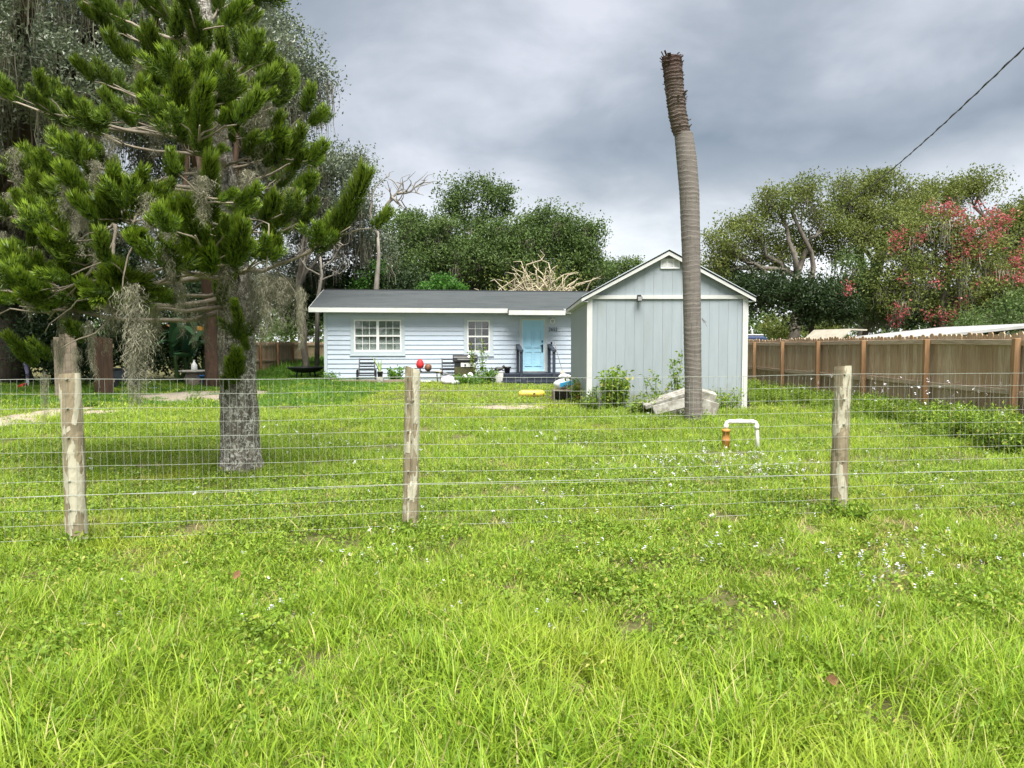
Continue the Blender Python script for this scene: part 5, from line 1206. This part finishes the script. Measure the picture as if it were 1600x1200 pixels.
MB().lathe([(.10, .30), (.50, .36), (.72, .50), (.74, .54), (.70, .54), (.48, .44), (.05, .40)], 22).build('bowl', M['black'], T, True)
for a in range(4): MB().bar((.36 * math.cos(a * 1.571 + .7), .36 * math.sin(a * 1.571 + .7), .36), (.46 * math.cos(a * 1.571 + .7), .46 * math.sin(a * 1.571 + .7), 0), .05, .05).build('leg', M['black'], T)
T = thing('wooden_gate', 'lit brown plank gate panel between the huge oak and the pine', 'gate', (at(103, 600, 20).x, 20, 0), R(8))
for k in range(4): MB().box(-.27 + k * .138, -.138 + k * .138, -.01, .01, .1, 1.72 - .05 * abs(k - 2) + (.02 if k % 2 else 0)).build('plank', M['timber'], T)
for zz in (.4, 1.4): MB().box(-.27, .275, .011, .045, zz, zz + .09).build('rail', M['rail'], T)
T = thing('wooden_gate', 'darker brown plank gate panel next to the dark cart', 'gate', (at(163, 600, 21).x, 21, 0), R(-6))
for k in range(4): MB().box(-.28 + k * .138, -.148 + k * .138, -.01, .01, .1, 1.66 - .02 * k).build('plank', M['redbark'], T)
for zz in (.4, 1.35): MB().box(-.28, .27, .011, .045, zz, zz + .09).build('rail', M['rail'], T)
T = thing('garden_flag', 'purple patterned windsock hanging beside the huge oak trunk', 'windsock', place(42, 25) , 0)
MB().tube([(-.06, 0, 1.0), (-.02, 0, .8), (.02, .01, .55), (.03, 0, .35)], [.07, .07, .06, .05], 10).build('sleeve', mat('purple_pattern', (.16, .12, .32), (.4, .38, .5), .8, 18), T, True)
for k in range(4): MB().bar((.03 + .02 * k - .03, 0, .36), (.02 + .03 * k - .05, .01, .03), .02, .004).build('streamer', M['bag'], T)
MB().tube([(-.06, 0, 1.0), (-.2, .4, 2.0)], .006, 5).build('cord', M['black'], T)
o = MB().prism([(-.22, 0), (.1, 0), (.16, .2), (.02, .16)], 'y', -.1, .1).build('red_toy', M['red'], None, bevel=.02); o.location = place(33, 24.6); tag(o, 'red plastic toy at the foot of the huge oak trunk', 'toy')
# banana plant
def banana(label, px, Y, n, seed, hmax, extra=()):
    rr = random.Random(seed); T = thing('banana_plant', label, 'plant', place(px, Y), 0)
    for s in range(3): MB().tube(bend((rr.uniform(-.25, .25), rr.uniform(-.2, .2), -.05), (rr.uniform(-.5, .5), rr.uniform(-.3, .3), 1.2), 0, .05, 5, rr), [.09, .08, .075, .065, .055, .04], 9).build('stem', M['greenleaf'], T, True)
    for k in range(n):
        a = rr.uniform(0, 6.28); out_ = rr.uniform(.5, 1.5); h = rr.uniform(1.2, hmax); w_ = rr.uniform(.16, .27)
        p0 = Vector((rr.uniform(-.3, .3), rr.uniform(-.2, .2), 1.0)); d = Vector((math.cos(a), math.sin(a), 0)); sdv = Vector((-d.y, d.x, 0)); m_ = 10; V = []; F = []
        for i in range(m_ + 1):
            t_ = i / m_; c = p0 + d * out_ * t_ + Vector((0, 0, (h - 1.0) * (t_ * 2.4 - 1.9 * t_ * t_))); wv = w_ * math.sin(math.pi * min(1, t_ * .93 + .07)) ** .6 * (1 if rr.random() > .12 else .6)
            V += [c - sdv * wv - Vector((0, 0, .08 * wv)), c, c + sdv * wv - Vector((0, 0, .08 * wv))]
        for i in range(m_): F += [(i * 3, i * 3 + 1, i * 3 + 4, i * 3 + 3), (i * 3 + 1, i * 3 + 2, i * 3 + 5, i * 3 + 4)]
        dry = k in extra
        link('leaf', np_mesh('leaf', [tuple(v) for v in V], F, M['dryleaf'] if dry else M['banana'], True, np.full(len(F), rr.random())), T)
    return T
banana('broad dark leaved banana plant behind the stone table', 285, 27.2, 17, 4, 2.9, (2, 9)); banana('broad dark leaved banana plant rooted at the reddish oak trunk', 318, 28.2, 12, 9, 2.6, (5,))
o = MB().prism([(-.16, 0), (.14, .03), (.17, .14), (-.1, .16)], 'y', -.01, .02).build('orange_sign', mat('faded_orange', (.6, .30, .05), (.5, .25, .05), .7, 5), None, bevel=.005); o.location = at(313, 517, 27.0); tag(o, 'faded orange plate fixed among the banana leaves', 'plate')

# ------------------------------------------------------------------ beyond the right fence
T = thing('mobile_home', 'long low home with white roof showing over the picket fence', 'house', (14.5, 27, 0), R(0))
MB().box(.2, 16, .2, 7, 0, 1.75).build('wall', M['cream'], T)
MB().prism([(-.1, 1.72), (4.6, 2.22), (16.4, 2.05), (16.4, 1.97), (4.6, 2.13), (-.1, 1.62)], 'y', 0, 7.2)\
    .build('roof', mat('grey_white_metal_roof', (.42, .42, .42), (.34, .34, .34), .5, 3), T)
for k in range(3): w_ = MB().box(2 + 4 * k, 3.2 + 4 * k, .16, .199, .8, 1.5).build('window', M['vinyl'], T); MB().box(2.06 + 4 * k, 3.14 + 4 * k, .15, .159, .86, 1.44).build('pane', M['glassdark'], w_)
T = thing('small_outbuilding', 'small cream gable peeking over the picket fence under the oaks', 'outbuilding', (at(1330, 600, 33).x, 33, 0), R(14))
MB().box(-.45, .5, 0, 2.2, 0, 1.72).build('wall', M['cream'], T); MB().prism([(-.75, 1.66), (-.18, 2.12), (.62, 2.10), (.62, 2.04), (-.16, 2.06), (-.72, 1.60)], 'y', -.15, 2.4).build('roof', mat('pale_metal_roof', (.42, .39, .32), (.34, .31, .25), .5, 4), T); MB().box(-.2, .2, -.03, -.001, .2, 1.5).build('door', M['timber'], T)
T = thing('parked_van', 'dark blue van roof beyond the picket fence at the shed corner', 'van', (at(1178, 600, 31).x - .6, 31, 0), 0)
MB().prism([(-2.2, .45), (2.2, .45), (2.25, .85), (1.5, 1.05), (1.05, 1.78), (-2.1, 1.80), (-2.25, 1.1)], 'y', 0, 1.75).build('body', M['navycar'], T, bevel=.06)
MB().prism([(-1.9, 1.15), (.95, 1.15), (.72, 1.62), (-1.85, 1.62)], 'y', -.012, -.002).build('side_window', M['glassdark'], T)
MB().box(-1.9, 1.0, .1, 1.6, 1.80, 1.86).build('roof_rack', M['steel'], T, bevel=.02)
for sx in (-1.45, 1.4):
    wv = MB().lathe([(.33, -.11), (.35, -.08), (.35, .08), (.33, .11)], 18, (0, 0, 0), Matrix.Translation((sx, .08, .34)) @ Matrix.Rotation(R(90), 4, 'X')).build('wheel', M['blackplastic'], T, True)
    MB().lathe([(.18, -.02), (.18, .02)], 12, (0, 0, 0), Matrix.Translation((sx, -.05, .34)) @ Matrix.Rotation(R(90), 4, 'X')).build('rim', M['steel'], wv)
MB().lathe([(.07, -.02), (.07, .02)], 10, (0, 0, 0), Matrix.Translation((2.24, .35, .72)) @ Matrix.Rotation(R(90), 4, 'Y')).build('headlight', M['vinyl'], T); MB().lathe([(.07, -.02), (.07, .02)], 10, (0, 0, 0), Matrix.Translation((2.24, 1.4, .72)) @ Matrix.Rotation(R(90), 4, 'Y')).build('headlight', M['vinyl'], T)
T = thing('vent_pipe', 'thin white vent pipe rising above the dark blue van', 'pipe', (at(1174.5, 600, 34).x, 34, 0), 0)
MB().tube([(0, 0, 0), (0, 0, 1.9), (-.03, 0, 2.08), (-.09, 0, 2.12)], .04, 8).build('pipe', M['pvc'], T, True)
# ------------------------------------------------------------------ leafy single plants
def stem_plant(name, label, loc, h, n_stem, spread, leaf, matn, seed, per=26, lean=.25, cat='plant'):
    rr = random.Random(seed); T = thing(name, label, cat, loc, 0); mb = MB(); C = []
    for k in range(n_stem):
        a = rr.uniform(0, 6.28); L_ = h * rr.uniform(.55, 1); e_ = Vector((math.cos(a) * lean * L_ + rr.uniform(-spread, spread), math.sin(a) * lean * L_ * .6 + rr.uniform(-spread, spread), L_)); s = Vector((rr.uniform(-spread, spread), rr.uniform(-spread, spread) * .6, -.03))
        pts = bend(s, e_, .0, .06, 6, rr); mb.tube(pts, [.009, .008, .007, .006, .005, .004, .002], 4, False)
        for i in range(per):
            t_ = rr.uniform(.12, 1) * 6; q = min(int(t_), 5); p = pts[q].lerp(pts[q + 1], t_ - q); C.append((p.x + rr.gauss(0, leaf * .5), p.y + rr.gauss(0, leaf * .5), p.z + rr.gauss(0, leaf * .3)))
    mb.build('stem', M['weed'] if matn != 'bare' else M['bare'], T, True)
    V, F = leaf_cloud(np.array(C), leaf, .5, .8); link('leaves', np_mesh('leaves', V, F, M[matn], False, rng.random(len(C))), T); return T
def PG(px, Y): return Vector((at(px, 600, Y).x, Y, 0))
stem_plant('weed_plant', 'bushy weed clump against the left half of the shed front', PG(961, 16.75), .95, 26, .22, .10, 'weed', 1, 42)
stem_plant('weed_plant', 'tall spindly weed rising behind the sloping white plank', PG(1057, 16.3), 1.35, 4, .08, .09, 'weed', 2, 46, .12)
stem_plant('weed_plant', 'leaning weed left of the tall spindly one', PG(1033, 16.4), .95, 8, .18, .08, 'weed', 3, 26, .5)
stem_plant('weed_plant', 'low weeds at the right end of the shed front', PG(1128, 16.8), .5, 18, .4, .07, 'weed', 4, 20)
stem_plant('weed_plant', 'weeds growing at the left corner board of the shed', PG(922, 16.9), .5, 16, .25, .07, 'weed', 5, 22)
stem_plant('weed_plant', 'weeds around the dark open crate', PG(902, 18.8), .65, 14, .22, .07, 'weed', 6, 24)
stem_plant('weed_plant', 'dark low weeds in front of the sloping white plank', PG(1008, 15.5), .42, 22, .35, .09, 'weed', 7, 22)
stem_plant('weed_plant', 'weeds hugging the foot of the palm trunk', PG(1092, 14.0), .22, 20, .28, .05, 'weed', 8, 14)
stem_plant('sapling', 'tall thin sapling growing in front of the grill', on_house(744, 1.5), 1.65, 7, .10, .10, 'weed', 9, 40, .16, 'sapling')
stem_plant('weed_plant', 'leafy weeds spreading below the grill and lattice', on_house(728, 1.75), .42, 36, .55, .10, 'grassdeep', 10, 18)
stem_plant('weed_plant', 'leafy weeds between the two lattice pieces', on_house(758, 1.5), .62, 22, .22, .10, 'grassdeep', 11, 22)
stem_plant('potted_flowers', 'green bushy plant with pale flowers behind the timber edging', on_house(620, .9), .62, 24, .22, .10, 'grassdeep', 12, 24)
stem_plant('weed_plant', 'small weeds at the left corner of the pale blue house', on_house(520, .5), .5, 18, .4, .08, 'grassdeep', 13, 20)
stem_plant('weed_plant', 'weeds at the foot of the right round fence post', Vector((2.66, 6.10, 0)), .16, 26, .20, .055, 'weed', 14, 12, .5)
stem_plant('weed_plant', 'weeds at the foot of the cracked middle fence post', Vector((-.80, 5.62, 0)), .10, 20, .20, .05, 'weed', 15, 12, .6)
stem_plant('weed_plant', 'weeds at the foot of the left round fence post', Vector((-3.1, 5.22, 0)), .10, 20, .2, .05, 'weed', 16, 12, .6)

# ------------------------------------------------------------------ grass: blades scattered as instances of small tufts
SRC = {}
def src_collection(name, meshes):
    c = bpy.data.collections.new(name)
    for i, me in enumerate(meshes):
        o = bpy.data.objects.new('%s_%02d' % (name, i), me); c.objects.link(o)
    SRC[name] = c; return c
def tuft_mesh(name, n, size, hmin, hmax, wid, bendy, segs, matn, seed, flat=0.0):
    r = np.random.default_rng(seed); P = np.zeros((n, 3)); P[:, :2] = r.uniform(-size / 2, size / 2, (n, 2))
    h = r.uniform(hmin, hmax, n) * r.uniform(.7, 1.15, n); a = r.uniform(0, 6.283, n); d = np.stack([np.cos(a), np.sin(a), np.zeros(n)], 1)
    lean = r.uniform(.05, .5, n) + flat * r.random(n); b_ = r.uniform(.1, 1.0, n) * bendy; w_ = wid * r.uniform(.6, 1.25, n)
    sdv = np.stack([-np.sin(a + r.normal(size=n) * .6), np.cos(a), np.zeros(n)], 1)
    V = np.empty((n, segs + 1, 2, 3))
    for s in range(segs + 1):
        t_ = s / segs; ang = lean + b_ * t_
        c = P + d * (h * np.sin(ang) * t_)[:, None]; c[:, 2] = h * t_ * np.cos(ang * .9) - .006
        wv = w_ * (1 - t_ ** 1.6) * (.6 + .4 * min(1, t_ * 3)) + .0003
        V[:, s, 0] = c - sdv * wv[:, None] / 2; V[:, s, 1] = c + sdv * wv[:, None] / 2
    base = np.arange(n)[:, None] * ((segs + 1) * 2)
    F = np.concatenate([np.concatenate([base + s * 2, base + s * 2 + 1, base + s * 2 + 3, base + s * 2 + 2], 1) for s in range(segs)])
    return np_mesh(name, V.reshape(-1, 3), F, M[matn], False, np.tile(r.random(n), segs))
def clover_mesh(name, n, size, seed, matn='weed'):
    r = np.random.default_rng(seed); c = np.zeros((n, 3)); c[:, :2] = r.uniform(-size / 2, size / 2, (n, 2)); c[:, 2] = r.uniform(.02, .075, n)
    V, F = leaf_cloud(c, .024, .62, 1.6); return np_mesh(name, V, F, M[matn], False, r.random(len(F)))
def flower_mesh(name, seed, k):
    r = random.Random(seed); mb = MB()
    for q in range(k):
        cx, cy, cz = r.uniform(-.012, .012), r.uniform(-.012, .012), r.uniform(.05, .09)
        for a in range(5):
            t_ = a * 1.2566 + r.random(); e_ = Vector((math.cos(t_), math.sin(t_), .25)); s = Vector((-math.sin(t_), math.cos(t_), 0)); c = Vector((cx, cy, cz))
            mb.add([c, c + e_ * .005 + s * .0034, c + e_ * .009, c + e_ * .005 - s * .0034], [(0, 1, 2, 3)])
    return mb.mesh(name, M['petal'])
src_collection('tall_tufts', [tuft_mesh('tall_tuft', 130, .30, .09, .24, .0068, 1.05, 4, 'grass', 100 + i) for i in range(5)])
src_collection('mid_tufts', [tuft_mesh('mid_tuft', 170, .30, .05, .12, .0062, 1.0, 3, 'grass', 120 + i, .4) for i in range(5)] + [clover_mesh('clover', 230, .30, 130 + i) for i in range(2)])
src_collection('lawn_tufts', [tuft_mesh('lawn_tuft', 230, .45, .05, .12, .0075, .9, 2, 'grass', 140 + i, .3) for i in range(5)] + [clover_mesh('clover_wide', 260, .45, 146)])
src_collection('far_tufts', [tuft_mesh('far_tuft', 320, .9, .035, .085, .016, .8, 2, 'grass', 160 + i, .3) for i in range(4)])
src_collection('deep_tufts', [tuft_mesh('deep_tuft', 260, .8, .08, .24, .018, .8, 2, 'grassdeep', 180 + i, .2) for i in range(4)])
src_collection('straw_tufts', [tuft_mesh('straw_tuft', 46, .34, .05, .11, .0055, 1.2, 3, 'straw', 240 + i, .9) for i in range(3)])
src_collection('flower_heads', [flower_mesh('flower_head', 200 + i, 2 + i) for i in range(4)])
def weed_mesh(seed, h, n, leaf, flowers):
    r = np.random.default_rng(seed); C = []
    for k in range(n):
        a = r.uniform(0, 6.28); L_ = h * r.uniform(.5, 1); b0 = r.uniform(-.25, .25, 2); t_ = r.random(26) ** .7
        C.append(np.stack([b0[0] + np.cos(a) * .25 * L_ * t_, b0[1] + np.sin(a) * .25 * L_ * t_, L_ * t_], 1) + r.normal(size=(26, 3)) * .035)
    C = np.concatenate(C); V, F = leaf_cloud(C, leaf, .42, .7); return np_mesh('weed', V, F, M['weed'], False, r.random(len(F)))
src_collection('fence_weeds', [weed_mesh(220 + i, .75, 20, .09, 0) for i in range(3)] + [tuft_mesh('long_grass', 120, .5, .3, .7, .012, 1.0, 4, 'weed', 230)])

def scatter(name, label, pts, col, smin, smax, tilt=.12):
    n = len(pts); me = bpy.data.meshes.new(name); me.vertices.add(n); me.vertices.foreach_set('co', np.asarray(pts, dtype=np.float32).ravel())
    k = len(SRC[col].objects)
    a = me.attributes.new('pick', 'INT', 'POINT'); a.data.foreach_set('value', rng.integers(0, k, n).astype(np.int32))
    rot = np.stack([rng.normal(size=n) * tilt, rng.normal(size=n) * tilt, rng.uniform(0, 6.283, n)], 1).astype(np.float32)
    a = me.attributes.new('turn', 'FLOAT_VECTOR', 'POINT'); a.data.foreach_set('vector', rot.ravel())
    sc = rng.uniform(smin, smax, n) if np.isscalar(smin) else smin
    a = me.attributes.new('size', 'FLOAT', 'POINT'); a.data.foreach_set('value', np.asarray(sc, dtype=np.float32))
    o = link(name, me); tag(o, label, kind='stuff')
    g = bpy.data.node_groups.new(name, 'GeometryNodeTree'); g.interface.new_socket('Geometry', in_out='INPUT', socket_type='NodeSocketGeometry'); g.interface.new_socket('Geometry', in_out='OUTPUT', socket_type='NodeSocketGeometry')
    gi = g.nodes.new('NodeGroupInput'); go = g.nodes.new('NodeGroupOutput'); ip = g.nodes.new('GeometryNodeInstanceOnPoints'); ci = g.nodes.new('GeometryNodeCollectionInfo')
    ci.inputs['Collection'].default_value = SRC[col]; ci.inputs['Separate Children'].default_value = True; ci.inputs['Reset Children'].default_value = True
    def attr(nm, ty): q = g.nodes.new('GeometryNodeInputNamedAttribute'); q.data_type = ty; q.inputs['Name'].default_value = nm; return q.outputs['Attribute']
    g.links.new(gi.outputs[0], ip.inputs['Points']); g.links.new(ci.outputs[0], ip.inputs['Instance']); ip.inputs['Pick Instance'].default_value = True
    g.links.new(attr('pick', 'INT'), ip.inputs['Instance Index']); g.links.new(attr('turn', 'FLOAT_VECTOR'), ip.inputs['Rotation']); g.links.new(attr('size', 'FLOAT'), ip.inputs['Scale'])
    g.links.new(ip.outputs[0], go.inputs[0]); md = o.modifiers.new('scatter', 'NODES'); md.node_group = g
    return o
def vnoise(x, y, s, seed):                                  # smooth value noise for patchiness
    r = np.random.default_rng(seed); T = r.random((64, 64)); xs = x / s + 100; ys = y / s + 100; xi = np.floor(xs).astype(int); yi = np.floor(ys).astype(int); fx = xs - xi; fy = ys - yi
    fx = fx * fx * (3 - 2 * fx); fy = fy * fy * (3 - 2 * fy); g_ = lambda a, b: T[a % 64, b % 64]
    return (g_(xi, yi) * (1 - fx) + g_(xi + 1, yi) * fx) * (1 - fy) + (g_(xi, yi + 1) * (1 - fx) + g_(xi + 1, yi + 1) * fx) * fy
def field(y0, y1, dens, margin=1.6, slope=.74):
    """points over the wedge of ground in view, a bit beyond its edges"""
    A = (y1 - y0) * (slope * (y0 + y1) + 2 * margin); n = int(A * dens); y = rng.uniform(y0, y1, n * 2); x = rng.uniform(-1, 1, n * 2) * (slope * y1 + margin)
    k = np.abs(x) < slope * y + margin; x, y = x[k][:n], y[k][:n]; return x, y
def blocked(x, y):
    b_ = np.zeros(len(x), bool)
    b_ |= (x > SX - .05) & (x < SX + SW + .05) & (y > SY - .02) & (y < SY + SD)
    c, s = math.cos(-HA), math.sin(-HA); lx_ = (x - HX0) * c - (y - HY0) * s; ly_ = (x - HX0) * s + (y - HY0) * c
    b_ |= (lx_ > 0) & (ly_ > 0) & (lx_ < HW) & (ly_ < HD); b_ |= (lx_ > sx0 - .1) & (lx_ < sx1 + .05) & (ly_ > -1.85) & (ly_ <= 0)
    b_ |= ((x > 7.5) & (y > 6.4)) | ((x < -11.5) & (y > 31))
    for P in (PATCH1, PATCH2, PATCH3, PATCH4):
        xs_ = [p[0] for p in P]; ys_ = [p[1] for p in P]
        for i in np.nonzero((x > min(xs_)) & (x < max(xs_)) & (y > min(ys_)) & (y < max(ys_)))[0]:
            if in_poly(x[i], y[i], P) and rng.random() < .96: b_[i] = True
    return b_
def off_posts(x, y):
    k = np.ones(len(x), bool)
    for (a, b_, r, h) in PTS: k &= ~((np.abs(x - a) < .20) & (y > b_ - .55) & (y < b_ + .1))
    return k
def P3(x, y): return np.stack([x, y, np.zeros(len(x))], 1)
x, y = field(1.6, 8.2, 40, 3.5); tall = (vnoise(x, y, .8, 1) + .5 * vnoise(x, y, .35, 2)) + np.clip((4.1 - y) * .35, -.45, .6)
k = off_posts(x, y) & (tall > .80) & ((y < 6.5) | (rng.random(len(y)) < .3))
scatter('long_grass', 'long bright green grass in front of the wire fence', P3(x[k], y[k]), 'tall_tufts', np.clip(.55 + (tall[k] - .8) * .8, .5, 1.12) * np.clip(1.25 - .06 * y[k], .6, 1), None)
x, y = field(1.6, 8.6, 42, 3.5); scatter('lawn_grass', 'short mown lawn grass with clover on both sides of the wire fence', P3(x, y), 'mid_tufts', .75, 1.25)
x, y = field(2.0, 9.0, 26, 1.0); k = vnoise(x, y, .55, 21) * .6 + vnoise(x, y, .22, 22) * .4 > .60; scatter('dry_thatch', 'patches of dry straw coloured thatch in the lawn', P3(x[k], y[k]), 'straw_tufts', .7, 1.2)
x, y = field(8.4, 16, 19, 1.2); k = ~blocked(x, y); scatter('yard_grass', 'bright yard grass between the wire fence and the shed', P3(x[k], y[k]), 'lawn_tufts', .75, 1.3)
x, y = field(15.6, 36, 4.2, 1.0); k = ~blocked(x, y); scatter('back_grass', 'yard grass reaching to the house and the oaks', P3(x[k], y[k]), 'far_tufts', .7, 1.2)
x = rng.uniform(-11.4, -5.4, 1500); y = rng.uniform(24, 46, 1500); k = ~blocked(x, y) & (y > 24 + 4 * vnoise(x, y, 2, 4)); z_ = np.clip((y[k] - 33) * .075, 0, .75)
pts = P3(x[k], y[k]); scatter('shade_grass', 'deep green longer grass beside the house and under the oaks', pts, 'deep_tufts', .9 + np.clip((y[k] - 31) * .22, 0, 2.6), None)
x = rng.uniform(-20, -4.0, 2000); y = rng.uniform(17.5, 28, 2000); k = ~blocked(x, y); scatter('dark_grass', 'grass with shade put into its deep green around the stone table', P3(x[k], y[k]), 'deep_tufts', .4, .8)  # darker tufts put the canopy's shade into the grass colour
x = np.concatenate([rng.uniform(7.8, 30, 1500), rng.uniform(-30, -11, 900)]); y = np.concatenate([rng.uniform(5, 34, 1500), rng.uniform(5, 31, 900)])
scatter('outer_grass', 'grass of the neighbouring yards beyond the fences', P3(x, y), 'far_tufts', .8, 1.3)
# weeds along the picket fence
x = 7.45 - np.abs(rng.normal(size=430)) * .42; y = rng.uniform(8.5, 24, 430); x -= np.clip((13.5 - y) * .18, 0, .5) * rng.random(430)
scatter('fence_weeds', 'tall weeds growing along the brown picket fence', P3(x, y), 'fence_weeds', rng.uniform(.3, .85, 430) * np.clip(1.25 - .035 * y, .5, 1), None)
x = rng.uniform(5.3, 7.4, 160); y = rng.uniform(17.5, 27, 160); scatter('side_weeds', 'weeds in the passage between shed and picket fence', P3(x, y), 'fence_weeds', .3, .6)
# little white flowers
fx_, fy_ = [], []
for (px, py, sx, sy, n) in ((1190, 735, 85, 14, 220), (1100, 725, 60, 10, 110), (1440, 880, 95, 34, 75), (1360, 900, 60, 30, 26), (1150, 860, 60, 15, 22), (430, 970, 40, 25, 18), (600, 880, 90, 20, 24), (250, 760, 60, 15, 25), (500, 700, 60, 10, 60), (820, 690, 90, 12, 70), (640, 735, 60, 14, 30), (1000, 740, 90, 20, 60), (1450, 760, 70, 16, 40), (1420, 690, 70, 25, 30), (1050, 655, 50, 4, 40), (220, 660, 70, 20, 10), (980, 880, 80, 30, 16), (700, 940, 300, 60, 30), (900, 800, 300, 40, 60), (120, 1050, 100, 60, 6)):
    for i in range(n):
        p = ground_at(px + random.gauss(0, sx), min(1190, max(615, py + random.gauss(0, sy)))); fx_.append(p.x); fy_.append(p.y)
fx_, fy_ = np.array(fx_), np.array(fy_); k = ~blocked(fx_, fy_); fx_, fy_ = fx_[k], fy_[k]
scatter('clover_flowers', 'small white wild flowers dotted through the lawn', np.stack([fx_, fy_, np.full(len(fx_), .015)], 1), 'flower_heads', np.clip(.72 + .04 * fy_, .75, 1.4) * rng.uniform(.7, 1.2, len(fx_)), None, .25)
k2 = 150; x = 7.2 - np.abs(rng.normal(size=k2)) * .6; y = rng.uniform(9.2, 17, k2); scatter('weed_flowers', 'small white flowers on the weeds along the picket fence', np.stack([x, y, rng.uniform(.25, .8, k2)], 1), 'flower_heads', 1.0, 1.6, .4)
# fallen leaves
for (px, py, s, lab, rot) in ((1297, 1096, .05, 'curled dry brown leaf caught in the long grass', (70, 20, 30)), (370, 918, .045, 'dark red brown fallen leaf in the lawn near the left post', (35, -25, 80))):
    p = ground_at(px, py + 14); V = []; 
    for i in range(7):
        t_ = i / 6; w_ = s * .42 * math.sin(math.pi * min(.97, t_ * .92 + .06)); c = Vector((s * (t_ - .5) * 1.6, 0, s * .5 * (t_ - .5) ** 2)); V += [c + Vector((0, -w_, w_ * .7)), c, c + Vector((0, w_, w_ * .5))]
    mb = MB(); mb.add(V, [(i * 3 + j, i * 3 + j + 1, i * 3 + j + 4, i * 3 + j + 3) for i in range(6) for j in range(2)]); o = mb.build('fallen_leaf', M['dryleaf'], None, True); o.location = p + Vector((0, 0, .12)); o.rotation_euler = tuple(R(a) for a in rot); tag(o, lab, 'leaf')
